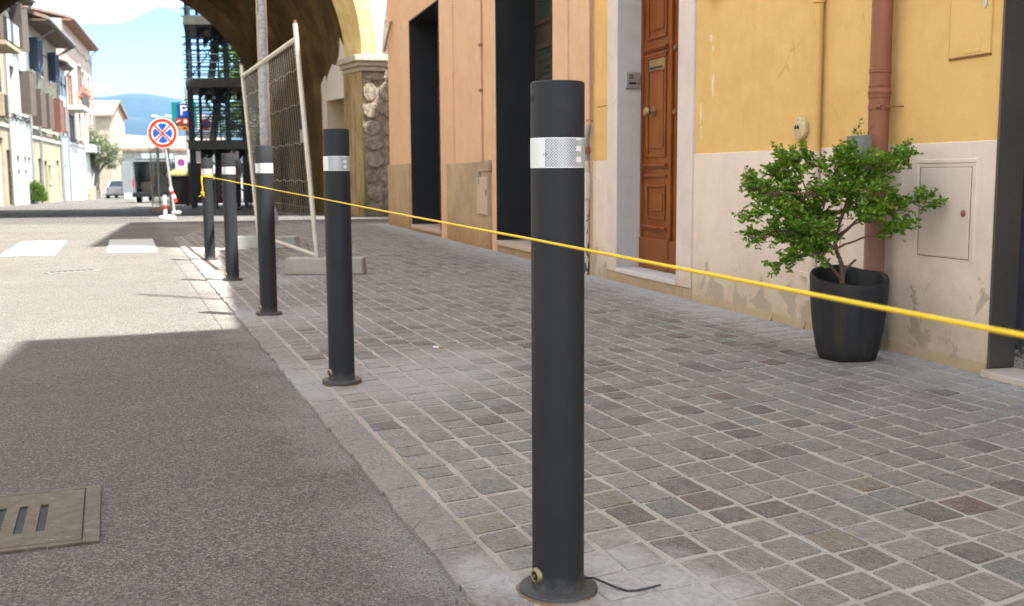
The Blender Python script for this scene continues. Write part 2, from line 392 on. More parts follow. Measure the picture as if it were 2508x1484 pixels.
def dust_mask(t, p):
    # cement dust left by the bollard work
    n = t.noise(p, 4.0, 6.0, 0.68); dust = 0.0
    for x, y, rr, am in ((0.22, 2.04, 0.36, 0.95), (-0.55, 4.25, 0.75, 0.62), (-0.3, 4.6, 0.5, 0.5), (-1.35, 6.2, 0.7, 0.5), (-2.1, 8.4, 0.9, 0.45)):
        dd = t.math('ADD', t.dist2(p, x, y), t.math('MULTIPLY', t.math('SUBTRACT', n, 0.5), 0.9))
        dust = t.math('MAXIMUM', dust, t.mr(dd, rr * 0.15, rr, am, 0.0, smooth=True))
    # swept dust along the foot of the houses
    wd = t.lin2(p, WF.o.x, WF.o.y, WF.n.x, WF.n.y)
    wdm = t.mr(t.math('ADD', wd, t.math('MULTIPLY', t.math('SUBTRACT', n, 0.5), 0.5)), 0.05, 0.55, 0.75, 0.0, smooth=True)
    dust = t.math('MAXIMUM', dust, wdm)
    dust = t.math('MULTIPLY', dust, t.mr(t.noise(p, 55.0, 4.0, 0.7), 0.25, 0.6, 0.35, 1.0))
    return dust
def stone_mat():
    t = NT('porphyry'); p = t.pos(); tn = t.attr('tint'); rt = t.attr('turn')
    base = t.ramp(tn, ((0.0, (0.130, 0.104, 0.098)), (0.16, (0.155, 0.129, 0.119)), (0.30, (0.205, 0.177, 0.161)), (0.6, (0.252, 0.224, 0.204)), (0.77, (0.232, 0.210, 0.187)), (0.86, (0.165, 0.162, 0.149)), (0.92, (0.195, 0.188, 0.171)), (0.945, (0.228, 0.185, 0.142)), (0.972, (0.212, 0.170, 0.128)), (0.985, (0.158, 0.102, 0.089)), (1.0, (0.140, 0.088, 0.078))))
    off = t.node('ShaderNodeCombineXYZ'); t.lk(t.math('MULTIPLY', rt, 37.0), off.inputs[0]); t.lk(t.math('MULTIPLY', tn, 91.0), off.inputs[1])
    va = t.node('ShaderNodeVectorMath', operation='ADD'); t.lk(p, va.inputs[0]); t.lk(off.outputs[0], va.inputs[1])
    vr = t.node('ShaderNodeVectorRotate', rotation_type='Z_AXIS'); t.lk(va.outputs[0], vr.inputs['Vector']); t.lk(t.math('MULTIPLY_ADD', rt, 1.3, -0.2), vr.inputs['Angle'])
    streak = t.noise(t.mapping(vr.outputs[0], sc=(45, 260, 60)), 1.0, 4.0, 0.65)
    grain = t.noise(p, 230.0, 4.0, 0.75); blot = t.noise(va.outputs[0], 22.0, 4.0, 0.6)
    col = t.mix(t.mr(streak, 0.3, 0.72), t.mix(0.5, base, (0.42, 0.39, 0.38), 'MULTIPLY'), base)
    col = t.mix(0.8, col, t.mix(t.mr(streak, 0.36, 0.62), sc3((1, 1, 1), 0.42), (1.16, 1.16, 1.16)), 'MULTIPLY')
    col = t.mix(t.mr(grain, 0.53, 0.68, 0.0, 0.72), col, (0.36, 0.335, 0.31))
    col = t.mix(t.mr(grain, 0.30, 0.46, 0.7, 0.0), col, (0.09, 0.078, 0.073))
    col = t.mix(t.mr(blot, 0.5, 0.8, 0.0, 0.35), col, (0.29, 0.26, 0.23))
    col = t.mix(dust_mask(t, p), col, (0.36, 0.342, 0.325))
    nrm = t.bump(t.math('ADD', t.math('MULTIPLY', streak, 0.7), t.math('MULTIPLY', grain, 0.35)), 0.8, 0.0045)
    M['stone'] = t.done(col, t.mr(streak, 0.3, 0.7, 0.62, 0.85), nrm, 0.0, 0.3)
stone_mat()
def sand_mat():
    t = NT('sand_joint'); p = t.pos()
    f = t.noise(p, 260.0, 3.0, 0.7); g = t.noise(p, 7.0, 5.0, 0.6)
    col = t.ramp(g, ((0.3, (0.30, 0.262, 0.225)), (0.7, (0.40, 0.362, 0.325))))
    col = t.mix(t.mr(f, 0.3, 0.5, 0.5, 0.0), col, (0.18, 0.15, 0.13))
    ke = t.lin2(p, KX, KY, RQ.x, RQ.y); col = t.mix(t.mr(t.math('ADD', ke, t.math('MULTIPLY', t.math('SUBTRACT', g, 0.5), 0.3)), 0.06, 0.34, 0.45, 0.0), col, (0.31, 0.245, 0.19))
    pebble = t.mr(t.vor(p, 90.0), 0.10, 0.16, 0.7, 0.0); col = t.mix(t.math('MULTIPLY', pebble, t.mr(t.noise(p, 14.0), 0.5, 0.6)), col, (0.17, 0.145, 0.125))
    col = t.mix(t.math('MULTIPLY', dust_mask(t, p), 0.9), col, (0.36, 0.342, 0.325))
    M['sand'] = t.done(col, 0.95, t.bump(f, 0.8, 0.004), 0.0, 0.2)
sand_mat()

# road: one sheet, level to y = 18 then falling gently, out to the horizon
mb = MB()
ys = [-14, -6, 0, 4, 8, 12, 18, 24, 32, 45, 60, 80, 100, 160, 400, 1200, 2600, 5200]; xs = [-6000, -2500, -600, -150, -60, -30, -18, -10, -4, 0, 4, 10, 25, 60, 150, 600, 2500, 6000]
idx = [[mb.pt((x, y, gz(y))) for x in xs] for y in ys]
for j in range(len(ys) - 1):
    for i in range(len(xs) - 1): mb.f.append([idx[j][i], idx[j][i + 1], idx[j + 1][i + 1], idx[j + 1][i]])
tag(mb.build('road', M['asphalt']), kind='structure', label='worn grey asphalt road with coarse aggregate running under the arch')

# pavement bed
PAVE = [(KX - RA.x * 3 - 0.0, KY - RA.y * 3)]
ee = KP(12.95, 0); PAVE = [KP(-3.2, 0.006), KP(-3.2, 3.4), KP(2, 2.95), WF.P(-11.9, -0.05, 0), Vector((-3.15, 18.35, 0)), Vector((-4.22, 17.6, 0)), Vector((-4.75, 16.6, 0)), KP(12.95, 0.006)]
mb = MB(); mb.face([(p.x, p.y, 0.0103) for p in PAVE])
pave = tag(mb.build('pavement', M['sand']), kind='structure', label='pavement of small porphyry setts with sandy joints')
def inside(x, y, poly):
    c = False; n = len(poly)
    for i in range(n):
        a, b = poly[i], poly[i - 1]
        if (a.y > y) != (b.y > y) and x < (b.x - a.x) * (y - a.y) / (b.y - a.y) + a.x: c = not c
    return c
def proj(p):
    v = Vector(p) - Vector((0, 0, CAM_H)); z = v.dot(F_)
    if z <= 0.1: return None
    return (0.5 + v.dot(R_) / z * 2642 / 2508, 0.5 - v.dot(U_) / z * 2642 / 1484, z)
stones = []
SHEAR = 0.185      # the cross joints are not quite square to the kerb
def KS(a, b, z=0.0): return KP(a + SHEAR * b, b, z)
def add_stone(a0, a1, b0, b1, kind):
    ac, bc = (a0 + a1) / 2, (b0 + b1) / 2; c = KS(ac, bc)
    stones.append((c.y if True else 0, a0, a1, b0, b1, kind, c))
rng = random.Random(11)
a = -1.6
while a < 13.3:
    L = rng.uniform(0.15, 0.215)
    add_stone(a, a + L - 0.0022, 0.001, 0.113, 'e'); a += L
NC = 40
pitch = 0.1135; b = 0.124; phase = 0.0
row0 = [-3.6]
while row0[-1] < 18.0: row0.append(row0[-1] + rng.uniform(0.105, 0.132))
for c in range(NC):
    w = pitch + rng.uniform(-0.006, 0.006); ph = 0.02 * sin(c * 0.7) + rng.uniform(-0.014, 0.014)
    for k in range(len(row0) - 1):
        g = 0.0060
        add_stone(row0[k] + ph + g + rng.uniform(-.004, .004), row0[k + 1] + ph - g + rng.uniform(-.004, .004), b + 0.0066 + rng.uniform(-.003, .003), b + w - 0.0066 + rng.uniform(-.003, .003), 's')
    b += w
def stone_geo(mb, st, off):
    _, a0, a1, b0, b1, kind, c = st
    j = 0.0030; ca = 0.0042 if kind == 's' else 0.004
    ol = [(a0 + ca, b0), (a1 - ca, b0), (a1, b0 + ca), (a1, b1 - ca), (a1 - ca, b1), (a0 + ca, b1), (a0, b1 - ca), (a0, b0 + ca)]
    cj = 0.0048 if kind == 's' else 0.002
    cr = {(p, q): (rng.uniform(-cj, cj), rng.uniform(-cj * .7, cj * .7)) for p in (0, 1) for q in (0, 1)}
    def skew(x, y):
        k = cr[(int(x > (a0 + a1) / 2), int(y > (b0 + b1) / 2))]; return (x + k[0] + rng.uniform(-j, j) * .6, y + k[1] + rng.uniform(-j, j) * .6)
    ol = [skew(x, y) for x, y in ol]
    if kind == 'e': ol = [(x, y + (rng.uniform(-.006, .007) if y < .03 else 0)) for x, y in ol]
    ma, m_b = (a0 + a1) / 2, (b0 + b1) / 2; base = len(mb.v)
    h = 0.0128 + rng.uniform(-0.0009, 0.0014); tx, ty = rng.uniform(-.012, .012), rng.uniform(-.012, .012)
    for q, z in ((1.0, -0.008), (0.985, h - 0.0014), (0.955, h)):
        for x, y in ol:
            xx, yy = ma + (x - ma) * q, m_b + (y - m_b) * q
            zz = z if z < 0 else z + (xx - ma) * tx + (yy - m_b) * ty + (rng.uniform(-.0012, .0012) if q < 0.97 else 0)
            mb.v.append(tuple(KS(xx, yy, zz) - off))
    mb.v.append(tuple(KS(ma + rng.uniform(-.02, .02), m_b + rng.uniform(-.02, .02), h + 0.0012 + rng.uniform(-.001, .0015)) - off))
    for r in (0, 8):
        for k in range(8): mb.f.append([base + r + k, base + r + (k + 1) % 8, base + r + 8 + (k + 1) % 8, base + r + 8 + k])
    for k in range(8): mb.f.append([base + 16 + k, base + 16 + (k + 1) % 8, base + 24])
    u = rng.random()
    tn = rng.uniform(0.26, 0.75) if u < 0.72 else (rng.uniform(0.0, 0.22) if u < 0.85 else (rng.uniform(0.76, 0.92) if u < 0.968 else rng.uniform(0.93, 1.0)))
    if kind == 'e': tn = rng.uniform(0.42, 0.62)
    mb.a.setdefault('tint', []).extend([tn] * 25); mb.a.setdefault('turn', []).extend([rng.random()] * 25)
BOL = [Vector((0.0871, 2.0371)), Vector((-0.6702, 4.1765)), Vector((-1.4331, 6.3085)), Vector((-2.1931, 8.4373)), Vector((-2.9585, 10.5632))]
keep = []
for st in stones:
    c = st[6]
    if not inside(c.x, c.y, PAVE): continue
    if c.y < -0.4: continue
    wo_ = (c.x - WF.o.x) * WF.n.x + (c.y - WF.o.y) * WF.n.y
    if wo_ < -0.03: continue
    pr = proj(c); vis = pr is not None and -0.03 < pr[0] < 1.03 and -0.02 < pr[1] < 1.04
    keep.append((0 if vis else 1, pr[2] if pr else 99, st))
keep.sort(key=lambda q: (q[0], q[1]))
nS = nE = 0; rest = MB(); restE = MB()
for v, z, st in keep:
    if st[5] == 's' and v == 0 and nS < 300:
        nS += 1; m1 = MB(); o = Vector((st[6].x, st[6].y, 0.0)); stone_geo(m1, st, o)
        ob = m1.build('paving_stone', M['stone'], fix=False); ob.location = o; ob.parent = pave
    elif st[5] == 'e' and v == 0 and nE < 90:
        nE += 1; m1 = MB(); o = Vector((st[6].x, st[6].y, 0.0)); stone_geo(m1, st, o)
        ob = m1.build('edging_stone', M['stone'], fix=False); ob.location = o; ob.parent = pave
    else: stone_geo(rest if st[5] == 's' else restE, st, Vector((0, 0, 0)))
tag(rest.build('paving_stones', M['stone'], pave, fix=False), kind='stuff')
if restE.v: tag(restE.build('edging_stones', M['stone'], pave, fix=False), kind='stuff')

# crosswalk bars, painted
def paint_mat():
    t = NT('road_paint'); p = t.pos(); n = t.noise(p, 60.0, 4.0, 0.7); m = t.noise(p, 4.0, 4.0, 0.6)
    col = t.mix(t.mr(n, 0.56, 0.66, 0.0, 0.55), (0.42, 0.405, 0.375), (0.16, 0.145, 0.13)); col = t.mix(t.mr(m, 0.5, 0.7, 0.0, 0.2), col, (0.3, 0.28, 0.26))
    M['road_paint'] = t.done(col, 0.8, t.bump(n, 0.4, 0.003))
paint_mat()
for q, lb in (([(-5.40, 11.33), (-4.86, 11.46), (-5.80, 14.08), (-6.33, 13.95)], 'white crosswalk bar lying wholly in the sun at the left of the road'), ([(-4.44, 11.81), (-3.89, 11.85), (-4.80, 14.43), (-5.31, 14.25)], 'white crosswalk bar half in shade, nearer the bollards')):
    mb = MB(); m0 = len(q); mb.face([(x, y, 0.004) for x, y in q])
    tag(mb.build('crosswalk_bar', M['road_paint']), lb, 'road marking', 'crosswalk bars on the road')

# drain cover at the lower left
def cover_mat():
    t = NT('cast_iron_cover'); p = t.pos(); n = t.noise(p, 30.0, 5.0, 0.65); f = t.noise(p, 160.0, 3.0, 0.7)
    col = t.ramp(n, ((0.3, (0.055, 0.036, 0.019)), (0.55, (0.092, 0.063, 0.037)), (0.75, (0.125, 0.093, 0.062))))
    col = t.mix(t.mr(t.noise(t.mapping(p, sc=(30, 90, 1)), 1.0, 5.0, 0.7), 0.62, 0.70, 0.0, 0.8), col, (0.40, 0.35, 0.30))
    M['cover'] = t.done(col, 0.6, t.bump(f, 0.3, 0.002), 0.25, 0.4)
cover_mat()
gA = Vector((-0.934, 2.356)); ga = Vector((-0.3475, 0.9377)); gb = Vector((-0.9377, -0.3475))   # along the street, towards the left
def GP(u, v, z): q = gA + ga * u + gb * v; return Vector((q.x, q.y, z))
dr = thing('drain_cover', (gA.x, gA.y, 0), 'rusty cast iron drain cover with slots set in the asphalt', 'drain cover')
def gbox(mb, u0, u1, v0, v1, z0, z1): return mb.hexa([GP(u0, v0, z0), GP(u1, v0, z0), GP(u1, v1, z0), GP(u0, v1, z0), GP(u0, v0, z1), GP(u1, v0, z1), GP(u1, v1, z1), GP(u0, v1, z1)])
mb = MB()
for q in ((0, 0.475, 0, 0.036), (0, 0.475, 0.484, 0.52), (0, 0.022, 0.036, 0.484), (0.453, 0.475, 0.036, 0.484)): gbox(mb, *q, -0.02, 0.007)
mb.build('frame', M['cover'], dr, bevel=0.0015)
mb = MB(); u0, u1, v0, v1 = 0.026, 0.449, 0.040, 0.480
cuts = [0.121 + k * 0.048 for k in range(5)]; sw = 0.019; su0, su1 = 0.118, 0.338
gbox(mb, u0, su0, v0, v1, -0.015, 0.0065); gbox(mb, su1, u1, v0, v1, -0.015, 0.0065)
prev = v0
for cc in cuts + [None]:
    e = v1 if cc is None else cc
    gbox(mb, su0, su1, prev, e, -0.015, 0.0065)
    if cc is not None: prev = cc + sw
mb.build('plate', M['cover'], dr)
mb = MB(); mb.face([GP(0.0, 0.0, 0.0022), GP(0.475, 0.0, 0.0022), GP(0.475, 0.52, 0.0022), GP(0.0, 0.52, 0.0022)]); mb.build('pit', M['black'], dr)
M['grate_iron'] = M_('grate_iron', (0.15, 0.14, 0.13), 0.7, var=.2)
# long slot drain further up the road
sd = thing('slot_drain', (-3.75, 9.38, 0), 'small pale slotted gully grate across the sunlit road', 'drain cover')
mb = MB(); mb.hexa([(-3.97, 9.20, -.01), (-3.61, 9.50, -.01), (-3.69, 9.60, -.01), (-4.05, 9.30, -.01), (-3.97, 9.20, .006), (-3.61, 9.50, .006), (-3.69, 9.60, .006), (-4.05, 9.30, .006)]); mb.build('frame', M['grate_iron'], sd)
mb = MB()
for k in range(7):
    f = 0.1 + k * 0.115; x, y = -4.01 + 0.36 * f, 9.25 + 0.30 * f
    mb.face([(x, y, .0085), (x + .025, y + .021, .0085), (x + .025 - .045, y + .021 + .055, .0085), (x - .045, y + .055, .0085)])
mb.build('slots', M['black'], sd)
# ------------------------------------------------------------------ houses on the right
def roofmat():
    t = NT('roof_tile'); p = t.pos(); n = t.noise(p, 3.0, 5.0, 0.65); w = t.noise(p, 9.0, 3.0)
    col = t.ramp(t.math('ADD', t.math('MULTIPLY', n, .6), t.math('MULTIPLY', w, .4)), ((0.3, (0.15, 0.095, 0.07)), (0.5, (0.23, 0.155, 0.115)), (0.7, (0.31, 0.235, 0.19))))
    M['roof'] = t.done(col, 0.9, t.bump(w, 0.6, 0.05), 0.0, 0.2)
roofmat()
M['eave_wood'] = M_('eave_wood', (0.10, 0.06, 0.035), 0.85, var=0.25)
def wood():
    t = NT('varnished_wood'); p = t.obj()
    g = t.noise(t.mapping(p, sc=(26, 26, 1.6)), 1.0, 6.0, 0.62, 0.6); f = t.noise(t.mapping(p, sc=(160, 160, 5)), 1.0, 3.0, 0.6); big = t.noise(p, 2.2, 3.0)
    col = t.ramp(t.math('ADD', t.math('MULTIPLY', g, 0.6), t.math('MULTIPLY', f, 0.4)), ((0.3, (0.090, 0.019, 0.003)), (0.5, (0.175, 0.042, 0.005)), (0.7, (0.26, 0.073, 0.009))))
    col = t.mix(t.mr(big, 0.4, 0.7, 0.0, 0.35), col, (0.28, 0.10, 0.03))
    s = t.sep(t.pos()); lowm = t.math('ADD', s[2], t.math('MULTIPLY', g, 0.25))
    col = t.mix(t.mr(lowm, 0.2, 0.62, 0.6, 0.0), col, (0.13, 0.048, 0.022))
    M['wood'] = t.done(col, t.mr(g, 0.3, 0.7, 0.4, 0.6), t.bump(f, 0.15, 0.002), 0.0, 0.25)
wood()
M['old_wood'] = M_('old_wood', (0.32, 0.27, 0.21), 0.8, var=0.3, scale=20)
def terracotta():
    t = NT('red_brown_pipe'); p = t.pos(); n = t.noise(t.mapping(p, sc=(10, 10, 2.2)), 1.0, 5.0, 0.6); f = t.noise(p, 120.0, 3.0, 0.7); s = t.sep(p)
    col = t.ramp(n, ((0.3, (0.185, 0.060, 0.030)), (0.55, (0.235, 0.085, 0.046)), (0.72, (0.265, 0.118, 0.076))))
    col = t.mix(t.mr(t.math('ADD', s[2], t.math('MULTIPLY', n, 0.5)), 0.7, 1.25, 0.45, 0.0), col, (0.255, 0.165, 0.135))
    col = t.mix(t.mr(t.vor(p, 30.0), 0.02, 0.05, 0.5, 0.0), col, (0.42, 0.33, 0.28))
    M['terracotta_pipe'] = t.done(col, 0.62, t.bump(f, 0.08, 0.002), 0.0, 0.35)
terracotta()
def peel(name, base, under, z0, z1):
    t = NT(name); p = t.pos(); s = t.sep(p); n = t.noise(t.mapping(p, sc=(1, 1, 0.45)), 24.0, 4.0, 0.6, 0.4)
    m = t.mr(t.math('ADD', n, t.mr(s[2], z0, z1, 0.09, -0.2)), 0.53, 0.55)
    col = t.mix(m, t.mix(t.noise(p, 6.0), sc3(base, 0.85), sc3(base, 1.1)), under)
    M[name] = t.done(col, 0.6, None, 0.0, 0.35)
peel('peeling_pipe', (0.52, 0.44, 0.38), (0.075, 0.08, 0.082), 0.1, 0.75)

def base_pt(F, s, o=0.0): return F.P(s, o, 0.0)
# --- yellow house
yh = thing('yellow_house', base_pt(WF, 0.4), 'yellow rendered house with cream plinth and brown wooden door', 'house')
S0, S1 = -1.89, 2.68
door_hole = (-1.354, -0.284, 0.118, 2.62)
mb = MB(); mb.facade(WF, S0, S1, 0.93, 6.84, 0.0, [door_hole], 0.0); mb.build('wall', M['yellow_plaster'], yh)
# plinth, 6 mm proud, slightly uneven top
for s0, s1, za in ((S0, -1.562, .928), (-0.052, S1, .945)):
    MB().fbox(WF, s0, s1, -0.05, 0.007, -0.05, za).build('plinth', M['cream_plaster'], yh, bevel=0.003)
# mortar fillet at the foot
mb = MB()
for k in range(24):
    s0 = -0.03 + k * 0.1128; s1 = s0 + 0.1128; r = 0.016 + 0.004 * sin(k * 1.9) + 0.003 * sin(k * 4.1)
    mb.hexa([WF.P(s0, 0.006, 0), WF.P(s0, 0.008 + r, 0), WF.P(s1, 0.008 + r, 0), WF.P(s1, 0.006, 0), WF.P(s0, 0.006, 0.05 + r * .4), WF.P(s0, 0.0085, 0.05 + r * .4), WF.P(s1, 0.0085, 0.05 + r * .4), WF.P(s1, 0.006, 0.05 + r * .4)])
mb.build('mortar_foot', M['step_plaster'], yh, fix=False)
# jambs: front strip and the reveal
mb = MB()
for s0, s1 in ((-1.562, -1.354), (-0.284, -0.054)): mb.fbox(WF, s0, s1, -0.20, 0.016, 0.086, 2.8)
mb.fbox(WF, -1.354, -0.284, -0.20, 0.016, 2.62, 2.8)
mb.build('door_surround', M['jamb_plaster'], yh, bevel=0.004)
mb = MB(); mb.fbox(WF, -1.3535, -1.350, -0.199, 0.0155, 0.119, 2.62); mb.build('reveal', M['reveal_plaster'], yh)
mb = MB(); mb.fbox(WF, -1.562, -0.054, -0.20, 0.013, -0.05, 0.085); mb.build('step_base', M['step_plaster'], yh, bevel=0.004)
mb = MB(); mb.fbox(WF, -1.36, -0.278, -0.22, 0.022, 0.086, 0.119); mb.build('marble_sill', M['marble'], yh, bevel=0.004)
# narrow raised pilaster strip between orange house and the door
mb = MB(); mb.fbox(WF, -1.612, -1.566, -0.01, 0.011, 0.09, 0.93); mb.build('plinth_strip', M['cream_plaster'], yh, bevel=0.002)
# wooden door: two leaves
DO = -0.185
door = MB().fbox(WF, -1.350, -0.818, DO - 0.05, DO, 0.12, 2.62).build('door', M['wood'], yh, bevel=0.002)
def dpart(name, s0, s1, o0, o1, z0, z1, mat='wood', bev=0.003): return MB().fbox(WF, s0, s1, DO + o0, DO + o1, z0, z1).build(name, M[mat], door, bevel=bev)
dpart('frame_strip', -1.350, -1.322, 0, 0.016, 0.36, 2.62)
for za, zb in ((0.50, 0.735), (0.955, 1.66), (1.80, 2.5)):
    # raised panel with a frame round it
    s0, s1 = -1.245, -0.905
    dpart('panel', s0 + .05, s1 - .05, 0.0005, 0.010, za + 0.05, zb - 0.05, bev=0.008)
    for q in ((s0, s1, za - .012, za + .012), (s0, s1, zb - .012, zb + .012), (s0, s0 + .024, za + .012, zb - .012), (s1 - .024, s1, za + .012, zb - .012)):
        dpart('moulding', q[0], q[1], 0.0005, 0.013, q[2], q[3], bev=0.005)
for zc in (0.432, 0.885, 1.725): dpart('moulding', -1.29, -0.885, 0.0005, 0.024, zc - .012, zc + .010, bev=0.006); dpart('moulding', -1.30, -0.875, 0.0005, 0.014, zc - .024, zc - .0125, bev=0.004)
for zc in (0.805, 1.675): dpart('moulding', -1.29, -0.885, 0.0005, 0.018, zc - .008, zc + .012, bev=0.006)
dpart('kick_board', -1.350, -0.822, 0.0005, 0.022, 0.121, 0.352, bev=0.006)
ml = dpart('mail_slot', -1.185, -0.915, 0.0105, 0.020, 1.560, 1.642, 'brass', 0.004)
MB().fbox(WF, -1.165, -0.935, DO + .020, DO + .0225, 1.575, 1.588).build('slot_edge', M['black'], door)
c = WF.P(-1.10, DO + 0.012, 1.27); MW = Matrix((( WF.d.x, 0, WF.n.x), (WF.d.y, 0, WF.n.y), (0, 1, 0)))
MB().lathe(c, [(0.036, 0), (0.036, .006), (0.014, .012), (0.013, .035), (0.030, .045), (0.036, .060), (0.030, .074), (0.012, .080)], 20, M=MW).build('knob', M['brass'], door, smooth=True)
leaf2 = MB().fbox(WF, -0.812, -0.290, DO - 0.05, DO - 0.004, 0.12, 2.62).build('door', M['wood'], yh, bevel=0.002)
MB().fbox(WF, -0.830, -0.796, DO - 0.003, DO + 0.018, 0.355, 2.62).build('meeting_strip', M['wood'], leaf2, bevel=0.005)
MB().fbox(WF, -0.812, -0.290, DO - 0.0035, DO + 0.018, 0.121, 0.345).build('kick_board', M['wood'], leaf2, bevel=0.006)
for za, zb in ((0.50, 0.735), (0.955, 1.66), (1.80, 2.5)): MB().fbox(WF, -0.70, -0.40, DO - .0035, DO + .010, za, zb).build('panel', M['wood'], leaf2, bevel=0.01)
for zc in (1.251, 1.69): MB().lathe(WF.P(-0.765, DO - .004, zc), [(0.020, 0), (0.020, .012), (0.012, .018)], 14, M=MW).build('lock_plate', M['rust'], leaf2, smooth=True)
# intercom on the reveal
ic = thing_loc = MB().hexa([WF.P(-1.349, -0.043, 1.452), WF.P(-1.331, -0.043, 1.452), WF.P(-1.331, -0.158, 1.452), WF.P(-1.349, -0.158, 1.452), WF.P(-1.349, -0.043, 1.572), WF.P(-1.331, -0.043, 1.572), WF.P(-1.331, -0.158, 1.572), WF.P(-1.349, -0.158, 1.572)]).build('intercom', M['steel'], yh, bevel=0.004)
for k in range(4): MB().fbox(WF, -1.3305, -1.3285, -0.105 - 0.0, -0.072, 1.524 + k * 0.009, 1.528 + k * 0.009).build('speaker_slit', M['black'], ic)
MB().fbox(WF, -1.3305, -1.328, -0.125, -0.07, 1.484, 1.500).build('name_plate', M['dark_metal'], ic)
MB().fbox(WF, -1.3305, -1.3275, -0.148, -0.134, 1.486, 1.498).build('button', M['rust'], ic)
# plastered-over cabinet left of the door
MB().fbox(WF, -1.825, -1.58, -0.02, 0.008, 1.345, 1.80).build('cabinet_cover', M['yellow_plaster'], yh, bevel=0.003)
# round vent cover
vc = MB().lathe(WF.P(1.232, 0.0, 1.05), [(0.062, 0), (0.064, .010), (0.058, .024), (0.040, .030), (0.010, .031)], 32, M=MW).build('vent_cover', M_('vent_cream', (0.46, 0.37, 0.20), 0.7, var=0.25, scale=30), yh, smooth=True)
mv = MB()
for a0, a1, r0, r1 in ((100, 165, .006, .027), (195, 260, .006, .027)):
    n = 6; pts = []
    for k in range(n + 1): an = radians(a0 + (a1 - a0) * k / n - 90 + 0); pts.append((r1 * cos(an), r1 * sin(an)))
    for k in range(n, -1, -1): an = radians(a0 + (a1 - a0) * k / n - 90); pts.append((r0 * cos(an), r0 * sin(an)))
    mv.face([WF.P(1.225 + x * 0.9, 0.0325, 1.045 + y) for x, y in pts])
mv.build('vent_opening', M['black'], vc); MB().lathe(WF.P(1.232, 0.0295, 1.093), [(0.004, 0), (0.004, .003)], 10, M=MW).build('screw', M['rust'], vc)
# conduit
cd = MB().tube([WF.P(1.405, 0.030, z) for z in (0.93, 1.3, 1.9, 4.0)], 0.0235, 14).build('conduit', M['yellow_plaster'], yh, smooth=True)
MB().lathe(WF.P(1.405, 0.030, 1.655), [(0.022, 0), (0.030, .004), (0.031, .05), (0.022, .06)], 18).build('collar', M['yellow_plaster'], cd, smooth=True)
MB().tube([WF.P(1.405, 0.030, z) for z in (0.20, 0.93)], 0.0238, 14).build('conduit_lower', M['cream_plaster'], yh, smooth=True)
# downpipe
PS, PO = 1.985, 0.066
dp = MB().tube([WF.P(PS, PO, z) for z in (0.02, 0.5, 1.0, 1.12, 2.0, 4.0, 6.5)], 0.0455, 24).build('downpipe', M['terracotta_pipe'], yh, smooth=True)
def ring(z0, prof): MB().lathe(WF.P(PS, PO, z0), prof, 28).build('collar', M['terracotta_pipe'], dp, smooth=True)
ring(1.262, [(0.045, 0), (0.0485, .002), (0.0495, .008), (0.047, .012), (0.0488, .018), (0.0455, .022)])
ring(1.150, [(0.045, 0), (0.0485, .004), (0.0485, .020), (0.0515, .024), (0.0515, .032), (0.048, .036), (0.047, .05), (0.0505, .056), (0.0455, .060)])
br = MB().lathe(WF.P(PS, PO, 1.100), [(0.0462, 0), (0.0485, .001), (0.0485, .024), (0.0462, .025)], 28, cap0=False, cap1=False).build('bracket', M['terracotta_pipe'], dp, smooth=True)
MB().tube([WF.P(PS + .035, PO + .034, 1.113), WF.P(PS + .055, PO + .028, 1.113)], 0.009, 10).build('bolt', M['terracotta_pipe'], br)
MB().tube([WF.P(PS + .05, PO, 1.112), WF.P(PS + .078, PO - .01, 1.112), WF.P(PS + .085, -0.01, 1.113)], 0.004, 8).build('hook', M['rust'], br)
MB().tube([WF.P(PS - .046, PO + .02, 0.94), WF.P(PS - .03, PO + .045, 0.985), WF.P(PS + .02, PO + .047, 1.03), WF.P(PS + .045, PO + .01, 1.06)], 0.0012, 5).build('wire', M['rust'], dp)
# meter cupboard door in the plinth
mc = MB(); s0, s1, z0, z1 = 2.215, 2.545, 0.462, 0.842
mc.fbox(WF, s0 + .006, s1 - .006, -0.01, 0.0095, z0 + .004, z1 - .004)
md = mc.build('meter_door', M_('meter_cream', (0.585, 0.475, 0.395), 0.75, var=0.07, scale=5, bump=0.15), yh, bevel=0.002)
MB().fbox(WF, s0 - .001, s0 + .005, 0.0, 0.0082, z0, z1).build('gap', M_('gap_brown', (0.24, 0.18, 0.125), 0.9), yh)
MB().fbox(WF, s1 - .003, s1 + .001, 0.0, 0.0078, z0, z1).build('gap', M['rust'], yh)
MB().fbox(WF, s0, s1, 0.0, 0.0080, z1 - .002, z1 + .001).build('gap', bpy.data.materials['gap_brown'], yh)
MB().fbox(WF, s0, s1, 0.0, 0.0080, z0 - .001, z0 + .002).build('gap', bpy.data.materials['gap_brown'], yh)
MB().lathe(WF.P(2.505, 0.0095, 0.652), [(0.014, 0), (0.014, .003), (0.009, .004), (0.009, .007), (0.003, .008)], 16, M=MW).build('lock', M['rust'], md, smooth=True)
mf = MB()
for q in ((2.185, 2.575, 0.858, 0.876), (2.185, 2.200, 0.45, 0.858), (2.560, 2.575, 0.45, 0.858)): mf.fbox(WF, q[0], q[1], 0.0, 0.0105, q[2], q[3])
mf.build('meter_frame', M['cream_plaster'], yh, bevel=0.003)
# lower cupboard behind the pot
MB().fbox(WF, 1.275, 1.62, 0.0, 0.016, 0.30, 0.735).build('meter_door', M['cream_plaster'], yh, bevel=0.005)
MB().fbox(WF, 1.27, 1.63, 0.0, 0.021, 0.282, 0.312).build('meter_ledge', M['cream_plaster'], yh, bevel=0.004)
for s, z in ((1.425, 0.655), (1.345, 0.42), (1.40, 0.415)): MB().lathe(WF.P(s, 0.0165, z), [(0.0055, 0), (0.0055, .001)], 12, M=MW).build('screw_hole', M['black'], yh)
